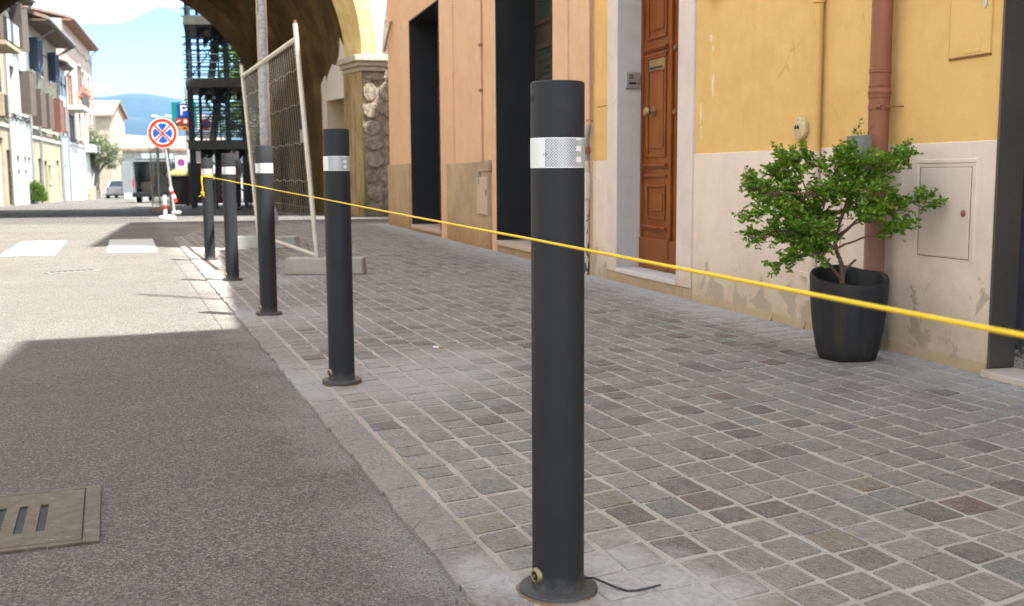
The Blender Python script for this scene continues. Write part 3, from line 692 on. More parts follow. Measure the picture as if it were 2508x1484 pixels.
# yellow gas cupboard near the top right
gc = MB().fbox(WF, 2.375, 2.618, -0.01, 0.011, 1.285, 1.75).build('gas_cupboard', M_('gas_yellow', (0.585, 0.36, 0.115), 0.6, var=0.06, scale=4), yh, bevel=0.004)
MB().fbox(WF, 2.368, 2.375, 0.0, 0.0055, 1.28, 1.75).build('gap', M_('gap_ochre', (0.36, 0.2, 0.05), 0.9), yh); MB().fbox(WF, 2.368, 2.62, 0.0, 0.005, 1.278, 1.2845).build('gap', M['rust'], yh)
mb = MB(); pts = []
for k in range(9): an = radians(90 + k * 22.5); pts.append((2.47 + .028 * cos(an), 1.325 + .028 * sin(an)))
pts += [(2.565, 1.297), (2.565, 1.353)]
mb.prism([WF.P(s, .010, z) for s, z in pts], [WF.P(s, .0135, z) for s, z in pts]); mb.build('embossed_plate', bpy.data.materials['gas_yellow'], gc, bevel=0.001)
mb = MB(); pts = []
for k in range(12): an = radians(180 + k * 180 / 11); pts.append((2.583 + .013 * cos(an), 1.482 + .02 * sin(an)))
pts += [(2.596, 1.56), (2.570, 1.56)]
mb.prism([WF.P(s, .011, z) for s, z in pts], [WF.P(s, .015, z) for s, z in pts]); mb.build('keyhole_cover', M['galv'], gc, bevel=0.001)
# stone bracket just entering the top of the view
MB().fbox(WF, 0.14, 0.30, -0.02, 0.05, 1.885, 1.93).build('window_sill', M['marble'], yh, bevel=0.004)
# paint flakes high on the wall (thin, filler showing)
M['filler'] = M_('filler', (0.60, 0.50, 0.37), 0.9, var=0.15, scale=30, bump=0.3)
for s, z, w, h in ((0.155, 1.64, .020, .030), (0.185, 1.57, .012, .02), (0.19, 1.36, .022, .085), (0.03, 1.19, .014, .075), (0.035, 1.08, .010, .05), (1.33, 1.56, .012, .014)):
    mb = MB(); n = 14; ph = random.random() * 6
    l = [(s + w * cos(2 * pi * k / n) * (0.75 + 0.35 * sin(3 * k + ph)), z + h * sin(2 * pi * k / n) * (0.8 + 0.25 * sin(5 * k + ph))) for k in range(n)]
    mb.prism([WF.P(a_, 0.0, b_) for a_, b_ in l], [WF.P(a_, 0.0012, b_) for a_, b_ in l]); mb.build('bare_patch', M['filler'], yh)
# body and roof of the yellow house
def body(par, s0, s1, zt, rear, wallmat, o_front=0.0, ov=0.4, slope=0.3, zb=-0.1, F=WF):
    mb = MB()
    mb.face([F.P(s0, o_front - .02, zb), F.P(s0, o_front - rear, zb), F.P(s0, o_front - rear, zt + slope), F.P(s0, o_front - .02, zt)])
    mb.face([F.P(s1, o_front - .02, zb), F.P(s1, o_front - rear, zb), F.P(s1, o_front - rear, zt + slope), F.P(s1, o_front - .02, zt)])
    mb.face([F.P(s0, o_front - rear, zb), F.P(s1, o_front - rear, zb), F.P(s1, o_front - rear, zt + slope), F.P(s0, o_front - rear, zt + slope)])
    mb.build('side_wall', wallmat, par)
    mb = MB(); e = 0.03
    a, b = o_front + ov, o_front - rear * 0.5
    def sl(o): return zt + (a - o) * slope
    mb.hexa([F.P(s0 - e, a, sl(a)), F.P(s0 - e, b, sl(b)), F.P(s1 + e, b, sl(b)), F.P(s1 + e, a, sl(a)), F.P(s0 - e, a, sl(a) + .14), F.P(s0 - e, b, sl(b) + .14), F.P(s1 + e, b, sl(b) + .14), F.P(s1 + e, a, sl(a) + .14)])
    c_ = o_front - rear - ov
    mb.hexa([F.P(s0 - e, b, sl(b)), F.P(s0 - e, c_, zt), F.P(s1 + e, c_, zt), F.P(s1 + e, b, sl(b)), F.P(s0 - e, b, sl(b) + .14), F.P(s0 - e, c_, zt + .14), F.P(s1 + e, c_, zt + .14), F.P(s1 + e, b, sl(b) + .14)])
    return mb.build('roof', M['roof'], par)
rf = body(yh, S0 + .01, 3.65, 6.84, 9.0, M['yellow_plaster'])
MB().tube([WF.P(1.73, -0.25, 7.0), WF.P(1.73, -0.25, 10.55)], 0.03, 8).build('antenna_mast', M['galv'], rf)

# --- neighbour with the dark steel doorway at the right edge
nh = thing('neighbour_house', base_pt(WF, 4.5), 'house with dark steel doorway cut by the right edge of the photo', 'house')
mb = MB(); mb.facade(WF, 2.683, 3.68, -0.1, 6.84, -0.012, [(2.687, 3.68, 0.04, 3.0)], 0.0); mb.facade(WF, 3.68, 9.0, -0.1, 9.8, -0.012, [(3.68, 4.1, 0.04, 3.0)], 0.0); mb.build('wall', M['yellow_plaster'], nh)
MB().fbox(WF, 2.687, 2.70, -0.115, 0.014, 0.0405, 3.0).build('door_frame', M['frame_metal'], nh, bevel=0.002)
def slate():
    t = NT('dusty_steel'); p = t.pos(); s = t.sep(p); n = t.noise(t.mapping(p, sc=(8, 8, 1.0)), 1.0, 5.0, 0.65); f = t.noise(p, 60.0, 4.0, 0.7)
    col = t.ramp(n, ((0.35, (0.016, 0.018, 0.023)), (0.7, (0.045, 0.050, 0.060))))
    col = t.mix(t.mr(t.math('ADD', f, t.mr(s[2], 0.04, 0.2, 0.28, -0.1)), 0.62, 0.72, 0.0, 0.7), col, (0.30, 0.28, 0.25))
    M['dusty_steel'] = t.done(col, 0.55, t.bump(f, 0.1, 0.002), 0.0, 0.4)
slate()
MB().fbox(WF, 2.701, 4.1, -0.14, -0.105, 0.0405, 3.0).build('steel_door', M['dusty_steel'], nh)
MB().fbox(WF, 2.70, 4.2, -0.11, 0.060, -0.03, 0.012).build('step', M['step_plaster'], nh, bevel=0.003)
MB().fbox(WF, 2.715, 4.2, -0.10, 0.066, 0.0125, 0.042).build('marble_threshold', M_('worn_threshold', (0.40, 0.34, 0.285), 0.65, var=0.15, scale=8), nh, bevel=0.004)
body(nh, 3.70, 9.0, 9.85, 9.0, M['yellow_plaster'], -0.012, zb=3.2)

# --- orange house
oh = thing('orange_house', base_pt(WF, -6.8), 'orange rendered house with two tall black metal doorways', 'house')
T0, T1 = -11.66, -1.893
D1 = (-9.65, -7.62, 0.10, 3.06); D2 = (-4.80, -2.93, 0.135, 3.06)
mb = MB(); mb.facade(WF, T0, T1, -0.05, 6.84, 0.0, [D1, D2], 0.02); mb.facade(WF, T0, -3.85, 6.84, 11.0, 0.0); mb.build('wall', M['orange_plaster'], oh)
for s0, s1, z1, z0 in ((T0 - .03, -9.80, 1.003, 0.0), (-7.18, -5.08, 0.968, 0.0)):
    MB().fbox(WF, s0, s1, -0.02, 0.035, -0.05, z1).build('plinth', M['rough_plinth'], oh, bevel=0.008)
# raised pilaster bands
for s0, s1 in ((-7.60, -6.84), (-4.98, -4.83), (-2.905, -2.50), (-2.36, -1.93)):
    MB().fbox(WF, s0, s1, -0.01, 0.016, 0.0, 6.8).build('pilaster', M['orange_plaster'], oh, bevel=0.003)
for D in (D1, D2):
    s0, s1, z0, z1 = D; t = 0.018; dpth = 0.42
    fr = MB(); fr.fbox(WF, s0, s0 + t, -dpth, 0.022, z0, z1); fr.fbox(WF, s1 - t, s1, -dpth, 0.022, z0, z1); fr.fbox(WF, s0 + t, s1 - t, -dpth, 0.022, z1 - t, z1); fr.fbox(WF, s0 + t, s1 - t, -dpth, -dpth + .02, z1 - 0.02, z1 - .019)
    o = fr.build('door_lining', M['dark_metal'], oh)
    MB().fbox(WF, s1 - 0.045, s1 - 0.0185, -0.30, -0.28, z0, z1 - t).build('edge_trim', M['frame_metal'], o)
    # inner timber door with glazed shutters
    dd = MB().fbox(WF, s0 + t, s1 - t, -dpth - .05, -dpth + .01, z0, z1 - t).build('inner_door', M_('door_brown', (0.036, 0.026, 0.020), 0.5, var=0.2), oh)
    for a, b in ((s0 + .08, (s0 + s1) / 2 - .04), ((s0 + s1) / 2 + .04, s1 - .08)):
        for za, zb in ((0.25, 0.95), (1.05, 2.15), (2.35, 2.95)):
            MB().fbox(WF, a + .06, b - .06, -dpth + .0105, -dpth + .014, za + .05, zb - .05).build('pane', M_('door_glass', (0.03, 0.04, 0.03), 0.08, var=0.1) if 'door_glass' not in bpy.data.materials else bpy.data.materials['door_glass'], dd)
            for q in ((a, b, za, za + .05), (a, b, zb - .05, zb), (a, a + .06, za + .05, zb - .05), (b - .06, b, za + .05, zb - .05)):
                MB().fbox(WF, q[0], q[1], -dpth + .0105, -dpth + .035, q[2], q[3]).build('rail', bpy.data.materials['door_brown'], dd, bevel=0.004)
            if za == 1.05:
                for k in range(9): MB().fbox(WF, a + .07, b - .07, -dpth + .0145, -dpth + .022, 1.46 + k * 0.066, 1.485 + k * 0.066).build('slat', bpy.data.materials['door_brown'], dd)
    MB().fbox(WF, s0 + .01, s1 - .01, -dpth, 0.045, z0 - .045, z0 - 0.001).build('marble_sill', M_('pink_sill', (0.42, 0.31, 0.24), 0.6, var=0.12, scale=8) if 'pink_sill' not in bpy.data.materials else bpy.data.materials['pink_sill'], oh, bevel=0.004)
    MB().fbox(WF, s0, s1, -0.1, 0.015, -0.05, z0 - .046).build('step_base', M['step_plaster'], oh, bevel=0.003)
# thin pipe, meter box, small plate
pp = MB().tube([WF.P(-5.43, 0.02, z) for z in (0.82, 1.5, 2.3, 4.0)], 0.014, 8).build('thin_pipe', M['orange_plaster'], oh, smooth=True)
for z in (1.73, 2.22): MB().lathe(WF.P(-5.43, 0.02, z), [(0.015, 0), (0.024, .005), (0.024, .03), (0.015, .035)], 10).build('clip', M['rust'], pp)
MB().tube([WF.P(-5.43, 0.05, z) for z in (0.72, 0.86)], 0.022, 8).build('pipe_foot', M['zinc'], pp)
MB().fbox(WF, -5.54, -5.075, 0.036, 0.055, 0.39, 0.80).build('meter_door', M_('meter_tan', (0.43, 0.325, 0.22), 0.7, var=0.08), oh, bevel=0.004)
MB().fbox(WF, -5.40, -5.06, 0.0, 0.05, 0.86, 0.985).build('stone_block', M['rough_plinth'], oh, bevel=0.01)
MB().fbox(WF, -5.13, -5.10, 0.0555, 0.058, 0.60, 0.66).build('latch', M['black'], oh)
# gas riser at the seam with the yellow house
gr = MB().tube([WF.P(-1.925, 0.035, z) for z in (1.20, 1.8, 2.6, 4.0)], 0.017, 10).build('gas_pipe', M['orange_plaster'], oh, smooth=True)
MB().tube([WF.P(-1.925, 0.035, 1.21), WF.P(-1.93, 0.04, 1.14), WF.P(-1.945, 0.045, 1.10), WF.P(-1.945, 0.045, 0.92)], 0.019, 10).build('elbow', M['zinc'], gr, smooth=True)
MB().lathe(WF.P(-1.945, 0.045, 0.985), [(0.019, 0), (0.034, .006), (0.034, .05), (0.019, .056)], 8).build('union_nut', M['rust'], gr)
MB().tube([WF.P(-1.945, 0.06, 1.02), WF.P(-1.945, 0.12, 1.02)], 0.010, 8).build('tap', M['brass'], gr); MB().tube([WF.P(-1.975, 0.10, 0.98), WF.P(-1.935, 0.115, 1.02)], 0.012, 8).build('tap_handle', M['rust'], gr)
lp = MB().tube([WF.P(-1.955, 0.045, z) for z in (0.0, 0.3, 0.6, 0.93)], 0.030, 14).build('gas_pipe', M['peeling_pipe'], oh, smooth=True, label='white painted gas pipe, paint peeling to grey')
MB().lathe(WF.P(-1.955, 0.045, 0.62), [(0.030, 0), (0.042, .004), (0.042, .20), (0.034, .21)], 16).build('sleeve', M['peeling_pipe'], lp, smooth=True)
MB().tube([WF.P(-1.925, 0.0, 1.245), WF.P(-1.925, 0.05, 1.245), WF.P(-1.89, 0.05, 1.25)], 0.005, 6).build('hook', M['rust'], gr)
mb = MB(); pp_ = []
rfo = body(oh, T0 + .01, -3.85, 11.0, 9.0, M['orange_plaster'], zb=3.3)
mb = MB(); mb.face([WF.P(T0 + .012, -.02, -.1), WF.P(T0 + .012, -9, -.1), WF.P(T0 + .012, -9, 3.35), WF.P(T0 + .012, -.02, 3.35)]); mb.build('end_wall', M['orange_plaster'], oh)
rfo2 = body(oh, -3.82, T1 - .01, 6.84, 9.0, M['orange_plaster'], zb=3.3)
# cable drooping from the far corner of the orange house
MB().tube([WF.P(T0 - .02, 0.03, 3.0), WF.P(T0 + .02, 0.06, 2.85), WF.P(T0 + .25, 0.05, 3.02), WF.P(T0 + .6, 0.04, 3.25)], 0.022, 7).build('cable', M['old_wood'], oh, smooth=True)
# house on the far side of the side street (only its shade reaches the view)
sh = thing('side_street_house', (6, 22, 0), 'tall house in the side street behind the orange house', 'house')
mb = MB(); mb.box((6.2, 22.4, 5.75), (10.4, 3.0, 11.7)); mb.build('wall', M['cream_plaster'], sh)
# ------------------------------------------------------------------ bollards
def bollard_paint():
    t = NT('anthracite_coat'); p = t.obj(); n = t.noise(p, 9.0, 4.0, 0.6); f = t.noise(p, 700.0, 2.0, 0.6); s = t.sep(p)
    col = t.ramp(n, ((0.3, (0.0245, 0.0247, 0.0275)), (0.7, (0.029, 0.0292, 0.0322))))
    scr = t.noise(t.mapping(p, sc=(180, 180, 26)), 1.0, 5.0, 0.75); blob = t.noise(p, 13.0, 3.0, 0.5)
    m = t.math('MULTIPLY', t.mr(scr, 0.58, 0.70, 0.0, 0.30), t.mr(blob, 0.60, 0.70))
    col = t.mix(m, col, (0.22, 0.22, 0.22))
    low = t.math('ADD', s[2], t.math('MULTIPLY', t.noise(p, 40.0, 4.0, 0.7), -0.09))
    col = t.mix(t.mr(low, -0.035, 0.004, 0.28, 0.0), col, (0.20, 0.185, 0.17))
    M['anthracite'] = t.done(col, t.mr(n, 0.3, 0.7, 0.44, 0.54), t.bump(f, 0.05, 0.001), 0.0, 0.10)
bollard_paint()
def tape():
    t = NT('reflective_tape'); u = t.attr('u'); v = t.attr('v')       # both in millimetres
    k = 1.0 / 5.4
    def lat(sign):
        w = t.math('ADD', t.math('MULTIPLY', u, k), t.math('MULTIPLY', v, sign * k))
        fr = t.math('ABSOLUTE', t.math('SUBTRACT', t.math('FRACT', w), 0.5))
        return t.mr(fr, 0.40, 0.45)
    g = t.math('MAXIMUM', lat(1), lat(-1))
    # sealed white blocks along the joint of the strip, and the plain lap
    blk = t.math('MULTIPLY', t.mr(t.math('ABSOLUTE', t.math('SUBTRACT', u, 42.0)), 7.0, 7.2, 1.0, 0.0), t.mr(t.math('FRACT', t.math('MULTIPLY', v, 1 / 20.0)), 0.5, 0.52))
    lap = t.mr(u, -26.2, -25.8, 0.75, 0.0)
    edge = t.mr(t.math('ABSOLUTE', t.math('SUBTRACT', v, 27.5)), 25.6, 26.0)
    w = t.math('MAXIMUM', t.math('MAXIMUM', g, blk), t.math('MAXIMUM', lap, edge))
    band = t.noise(t.mapping(t.obj(), sc=(60, 60, 1)), 1.0, 2.0)
    cell = t.mix(t.mr(band, 0.35, 0.65), (0.15, 0.15, 0.155), (0.33, 0.325, 0.32))
    col = t.mix(w, cell, (0.72, 0.71, 0.70))
    M['tape'] = t.done(col, 0.6, None, 0.0, 0.2)
tape()
M['rust_stain'] = M_('rust_stain', (0.17, 0.105, 0.06), 0.9, var=0.35, scale=40, bump=0.5, bscale=200)
BR = 0.0505
def bolt_frame(ax): ax = Vector(ax).normalized(); s = Vector((-ax.y, ax.x, 0)); return Matrix(((s.x, 0, ax.x), (s.y, 0, ax.y), (0, 1, 0)))
def make_bollard(loc, label):
    r = thing('bollard', loc, label, 'bollard', 'row of dark grey bollards along the kerb')
    mb = MB(); n = 64
    mb.lathe((loc[0], loc[1], loc[2]), [(BR, 0.0), (BR, 0.4), (BR, 0.826), (BR, 0.981), (BR - .0012, 0.9845), (BR - .004, 0.986), (BR - .006, 0.9845), (BR - .006, 0.94)], n, cap1=True)
    mb.build('post', M['anthracite'], r, smooth=True, sharp=30)
    # band: 55 mm tall
    mb = MB(); us = []; vs_ = []
    z0, z1 = 0.8275, 0.8825; N = 72; th0 = -pi / 2
    for z in (z0, z1):
        for k in range(N + 1):
            an = 2 * pi * k / N + pi / 2
            mb.pt(Vector(loc) + Vector((cos(an) * (BR + .0006), sin(an) * (BR + .0006), z)))
            us.append((k / N - 0.5) * 2 * pi * BR * 1000); vs_.append((z - z0) * 1000)
    for k in range(N): mb.f.append([k, k + 1, N + 2 + k, N + 1 + k])
    mb.a['u'] = us; mb.a['v'] = vs_
    mb.build('reflective_band', M['tape'], r, smooth=True, fix=False, sharp=0)
    MB().lathe(loc, [(0.0765, 0.004), (0.0775, .0085), (0.0765, .0145), (0.0755, .0155), (BR, .0158)], 56, cap1=False).build('base_flange', M['anthracite'], r, smooth=True, sharp=30)
    ax = (-0.94, -0.34, 0)
    cc = Vector(loc) + Vector(ax).normalized() * (BR - .0022) + Vector((0, 0, 0.954))
    MB().lathe(cc, [(0.0066, 0), (0.0066, .0032)], 18, M=bolt_frame(ax)).build('drilled_hole', M['black'], r)
    ax = (-0.82, -0.57, 0); cc = Vector(loc) + Vector(ax).normalized() * (BR - .002) + Vector((0, 0, 0.046))
    lk = MB().lathe(cc, [(0.0155, 0), (0.0155, .003), (0.0135, .007), (0.0105, .009), (0.0095, .0075)], 24, M=bolt_frame(ax)).build('lock', M['brass'], r, smooth=True, sharp=30)
    MB().lathe(cc, [(0.0088, 0.007), (0.0088, .0082)], 16, M=bolt_frame(ax)).build('keyhole', M['black'], lk)
    MB().lathe(cc, [(0.003, 0.008), (0.003, .0105)], 10, M=bolt_frame(ax)).build('pin', M['brass'], lk)
    return r
BL = ['nearest and largest dark grey bollard, with a black cable end at its foot',
      'second dark grey bollard, standing in front of the pale brown concrete fence foot',
      'third dark grey bollard, in front of the white wrapped pole',
      'fourth dark grey bollard, its upper half in sunlight with a diagonal shade line',
      'farthest and smallest dark grey bollard with the yellow rope knotted round it']
bols = []
for k, (p, lb) in enumerate(zip(BOL, BL)):
    z = 0.0125 if k else 0.005
    if k == 0: b = make_bollard((p.x, p.y, z), lb)
    else:
        b = copy_tree(bols[0]); b.location = (p.x, p.y, z); b['label'] = lb
        b.rotation_euler.z = (0.02, -0.03, 0.0, 0.04)[k - 1]
    bols.append(b)
# printed mark on the nearest band, upside down
mb = MB(); b1 = Vector((BOL[0].x, BOL[0].y, 0.005)); an0 = -pi / 2 - 0.50
uax = Vector((-sin(an0), cos(an0), 0)); nrm = Vector((cos(an0), sin(an0), 0))
text_mb(mb, '3M', 0.0062, b1 + nrm * (BR + .0011) + Vector((0, 0, 0.8525)), -uax, Vector((0, 0, -1)))
mb.build('printed_mark', M['black'], bols[0], fix=False)
# rust and grout round each flange
for k, p in enumerate(BOL[:4]):
    mb = MB(); n = 40
    l = []
    for j in range(n):
        a = 2 * pi * j / n; rr = 0.082 + 0.010 * mnoise.noise(Vector((cos(a) * 1.6, sin(a) * 1.6, k * 3.1))) + 0.004 * mnoise.noise(Vector((cos(a) * 6, sin(a) * 6, k)))
        l.append((p.x + rr * cos(a), p.y + rr * sin(a)))
    mb.prism([(x, y, 0.006) for x, y in l], [(p.x + (x - p.x) * .97, p.y + (y - p.y) * .97, 0.0146) for x, y in l])
    mb.build('grout_ring', M['rust_stain'], bols[k])

# ------------------------------------------------------------------ yellow rope
def rope_mat():
    t = NT('yellow_rope'); u = t.attr('u'); v = t.attr('v')
    tw = t.math('FRACT', t.math('ADD', t.math('MULTIPLY', u, 190.0), t.math('MULTIPLY', v, 3.0)))
    w = t.math('ABSOLUTE', t.math('SUBTRACT', tw, 0.5))
    col = t.mix(t.mr(w, 0.0, 0.5), (0.60, 0.37, 0.004), (0.82, 0.56, 0.010))
    M['rope'] = t.done(col, 0.5, t.bump(w, 0.5, 0.002), 0.0, 0.4)
rope_mat()
def rope_tube(mb, pts, r, n=8):
    b0 = len(mb.v); mb.tube(pts, r, n)
    d = 0.0; U = mb.a.setdefault('u', []); V = mb.a.setdefault('v', [])
    for k, p in enumerate(pts):
        if k: d += (Vector(p) - Vector(pts[k - 1])).length
        for j in range(n): U.append(d); V.append(j / n)
    return mb
side = Vector((-0.942, -0.336, 0)) * (BR + .0032)
hts = [0.7007, 0.7327, 0.7662, 0.7992, 0.8335]
ctl = [Vector((0.845, -0.10, 0.6683)) + side] + [Vector((p.x, p.y, h)) + side for p, h in zip(BOL, hts)]
pts = []
for i in range(len(ctl) - 1):
    a, b = ctl[i], ctl[i + 1]
    for k in range(12):
        f = k / 12; pts.append(a.lerp(b, f) + Vector((0, 0, -0.0012 * 4 * f * (1 - f))))
pts.append(ctl[-1])
rope = thing('rope', (BOL[4].x, BOL[4].y, 0), 'taut yellow rope stretched past the bollards to the right', 'rope')
mb = MB(); rope_tube(mb, pts, 0.0026); mb.build('line', M['rope'], rope, smooth=True, fix=False, sharp=0)
p5 = Vector((BOL[4].x, BOL[4].y, 0))
mb = MB()
for zz in (0.823, 0.830):
    rope_tube(mb, [p5 + Vector((cos(a) * (BR + .0035), sin(a) * (BR + .0035), zz + 0.002 * sin(a))) for a in [2 * pi * k / 28 for k in range(29)]], 0.0036)
mb.build('loop', M['rope'], rope, smooth=True, fix=False, sharp=0)
kx = p5 + Vector((-0.036, -0.045, 0))
mb = MB()
rope_tube(mb, [kx + Vector((0, 0, .826)), kx + Vector((-.004, -.006, .78)), kx + Vector((.002, -.004, .72)), kx + Vector((.001, -.004, .665)), kx + Vector((.004, -.005, .655))], 0.0048)
rope_tube(mb, [kx + Vector((-.012, -.005, .672)), kx + Vector((0, -.012, .664)), kx + Vector((.012, -.005, .668)), kx + Vector((.004, .002, .66)), kx + Vector((-.010, -.008, .657))], 0.006)
rope_tube(mb, [kx + Vector((.003, -.005, .66)), kx + Vector((.012, -.006, .645)), kx + Vector((.013, -.005, .622))], 0.0046)
rope_tube(mb, [kx + Vector((0, -.005, .658)), kx + Vector((-.014, -.008, .640)), kx + Vector((-.036, -.008, .630))], 0.0046)
mb.build('tail', M['rope'], rope, smooth=True, fix=False, sharp=0)

# black cable end beside the nearest bollard
tag(MB().tube([(0.126, 2.060, 0.026), (0.158, 2.048, 0.030), (0.20, 2.026, 0.019), (0.222, 2.016, 0.016), (0.236, 2.017, 0.0155), (0.262, 2.026, 0.017), (0.288, 2.033, 0.021)], [.0022, .0026, .0026, .0026, .0026, .0026, .0022], 8).build('cable', M['black_plastic'], smooth=True, loc=(0.2, 2.03, 0.012)), 'short black cable end lying by the foot of the nearest bollard', 'cable')

# ------------------------------------------------------------------ plant pot with a hollow for the downpipe
PCX, PCY = 1.468, 4.672
def pot_mat():
    t = NT('weathered_grey_pot'); p = t.pos(); n = t.noise(t.mapping(p, sc=(16, 16, 2.6)), 1.0, 5.0, 0.6); f = t.noise(p, 300.0, 3.0, 0.7)
    col = t.ramp(n, ((0.3, (0.014, 0.014, 0.015)), (0.5, (0.023, 0.023, 0.025)), (0.62, (0.034, 0.029, 0.022)), (0.75, (0.045, 0.038, 0.028))))
    col = t.mix(t.mr(t.vor(p, 22.0), 0.012, 0.03, 0.6, 0.0), col, (0.25, 0.25, 0.25))
    M['pot'] = t.done(col, 0.62, t.bump(f, 0.15, 0.0015), 0.0, 0.22)
pot_mat()
M['soil'] = M_('soil', (0.03, 0.022, 0.016), 0.95, var=0.4, scale=50, bump=1.0, bscale=200)
pot = thing('plant_pot', (PCX, PCY, 0.012), 'tall tapering dark grey plant pot standing against the cream wall', 'plant pot')
def rfun(a, R, q=1.0):     # notch at the back right
    d = (a - radians(52) + pi) % (2 * pi) - pi
    return R * (1 - 0.46 * q * math.exp(-(d / 0.50) ** 4))
NP = 96; mb = MB(); prof = [(0.112, 0.0, .0), (0.120, 0.004, .15), (0.134, 0.05, .5), (0.149, 0.13, .8), (0.1595, 0.22, 1), (0.1645, 0.30, 1), (0.1665, 0.345, 1), (0.1663, 0.362, 1), (0.1635, 0.368, 1), (0.157, 0.3685, 1), (0.151, 0.366, 1.06), (0.1475, 0.355, 1.1), (0.144, 0.30, 1.1), (0.136, 0.22, 1.1)]
rings = []
for R, z, q in prof:
    rings.append([mb.pt((PCX + cos(2 * pi * j / NP) * rfun(2 * pi * j / NP, R, q), PCY + sin(2 * pi * j / NP) * rfun(2 * pi * j / NP, R, q), 0.012 + z * (1 + 0.085 * sin(2 * pi * j / NP) * min(z / .3, 1)))) for j in range(NP)])
for A, B in zip(rings, rings[1:]):
    for j in range(NP): mb.f.append([A[j], A[(j + 1) % NP], B[(j + 1) % NP], B[j]])
mb.f.append(rings[0][::-1]); mb.build('shell', M['pot'], pot, smooth=True, sharp=60)
mb = MB(); c_ = mb.pt((PCX, PCY, 0.012 + 0.335)); rg = []
for j in range(NP):
    a = 2 * pi * j / NP; r = rfun(a, 0.149, 1.1) - .003; rg.append(mb.pt((PCX + cos(a) * r, PCY + sin(a) * r, 0.012 + 0.29 + 0.025 * sin(a) + 0.006 * random.random())))
mb.v[c_] = (PCX - .03, PCY - .02, 0.012 + 0.30)
for j in range(NP): mb.f.append([c_, rg[j], rg[(j + 1) % NP]])
mb.build('soil', M['soil'], pot)

# ------------------------------------------------------------------ shrub
SX, SY = 1.425, 4.63
shrub = thing('potted_shrub', (SX, SY, 0.33), 'small leafy green shrub with crooked trunk growing in the dark pot', 'shrub')
def L3(l):   # (cm right, cm up above the soil, cm away)
    return [Vector((SX + x / 100, SY + y / 100, 0.33 + z / 100)) for x, z, y in l]
limbs = [
    (L3([(0, 0, 0), (0, 5, 0), (-.6, 10, 0), (-2.4, 15, .5), (-3.2, 20, 1)]), .0120, .0078),
    (L3([(-.2, 3, 0), (-3.5, 6.5, -1.5), (-7.5, 11, -3), (-11, 13.2, -5), (-16, 16.5, -7), (-21, 19, -8)]), .0080, .0030),
    (L3([(0, 6, 0), (2.0, 9, -.6), (5.2, 12, -1.4)]), .0080, .0045),
    (L3([(-3.2, 20, 1), (-9, 28, 2), (-17, 36, 2), (-24, 42, 0), (-32, 50, -2)]), .0068, .0018),
    (L3([(-2.4, 16, .5), (-12, 22, -5), (-26, 25, -9), (-42, 23.5, -11)]), .0064, .0016),
    (L3([(-3.2, 20, 1), (.2, 32, 3), (4, 43, 4), (5, 50, 4), (4, 55, 5)]), .0064, .0016),
    (L3([(-3.2, 19, 1), (5, 29, -2), (16, 35, -5), (26, 37, -8), (33, 36.5, -9)]), .0060, .0014),
    (L3([(2, 38, 3), (11, 45, 0), (19, 52, -3), (23, 56, -4)]), .0042, .0014),
    (L3([(-2, 17, 1), (8, 22, -5), (16, 24, -9), (22, 26, -11)]), .0050, .0014),
    (L3([(-5, 23, 1), (-18, 29, -8), (-32, 33, -13), (-44, 31, -14)]), .0056, .0014),
    (L3([(-13, 32, 2), (-16, 44, 6), (-20, 52, 8), (-26, 56, 8)]), .0044, .0014),
    (L3([(-10, 29, 2), (-8, 42, -4), (-6, 50, -7), (-5, 54.5, -8)]), .0044, .0014),
    (L3([(-12, 22, -5), (-22, 16, -11), (-31, 11.5, -13)]), .0044, .0014),
    (L3([(-9, 25, 4), (-19, 32, 12), (-31, 40, 15), (-37, 45, 14)]), .0050, .0014),
    (L3([(-3, 22, 1), (3, 31, 10), (10, 40, 15), (16, 47, 16)]), .0046, .0014),
    (L3([(-6, 20, -2), (-10, 22, -14), (-16, 25, -20), (-24, 27, -22)]), .0046, .0014),
    (L3([(-4, 22, -1), (-1, 27, -13), (4, 31, -19), (9, 33, -21)]), .0044, .0014),
    (L3([(-14, 33, 0), (-24, 37, -8), (-36, 41, -10), (-41, 44, -10)]), .0044, .0014),
    (L3([(-2.4, 15, .5), (-7, 17, -9), (-15, 16, -15), (-23, 14, -16)]), .0044, .0014),
    (L3([(-11, 30, 1), (-20, 40, -3), (-27, 47, -4), (-28, 54, -5)]), .0042, .0013),
    (L3([(-3, 21, 0), (6, 27, 4), (14, 30, 5), (21, 32, 4)]), .0044, .0013),
    (L3([(3, 42, 3), (-4, 49, 5), (-12, 53, 6), (-18, 56, 6)]), .0040, .0013),
    (L3([(4, 43, 3), (10, 50, 6), (15, 53, 6), (20, 53, 5)]), .0040, .0013),
]
rq = random.Random(77)
for k in range(15):
    src = limbs[rq.choice([3, 4, 5, 6, 9, 10, 11, 13, 17, 19])][0]; i = rq.randrange(1, len(src) - 1); st = src[i].lerp(src[i + 1], rq.random())
    cx, cz, ax_, az_ = rq.choice([(-22, 36, 20, 15), (-22, 30, 20, 12), (-8, 46, 22, 11), (6, 49, 16, 9), (-14, 24, 14, 8), (14, 31, 12, 7)])
    a = rq.uniform(0, 2 * pi); r = sqrt(rq.random()); e = L3([(cx + ax_ * r * cos(a), cz + az_ * r * sin(a), rq.uniform(-15, 13))])[0]
    m = st.lerp(e, .5) + Vector((rq.uniform(-.02, .02), rq.uniform(-.02, .02), rq.uniform(-.03, .01)))
    limbs.append(([st, m, e], .0028, .0011))
def smooth_path(P, n=6):
    out = []
    for i in range(len(P) - 1):
        a = P[max(i - 1, 0)]; b = P[i]; c = P[i + 1]; d = P[min(i + 2, len(P) - 1)]
        for k in range(n):
            t = k / n; out.append(0.5 * ((2 * b) + (c - a) * t + (2 * a - 5 * b + 4 * c - d) * t * t + (3 * b - a - 3 * c + d) * t ** 3))
    out.append(P[-1]); return out
fol = MB(); tw = MB(); random.seed(21)
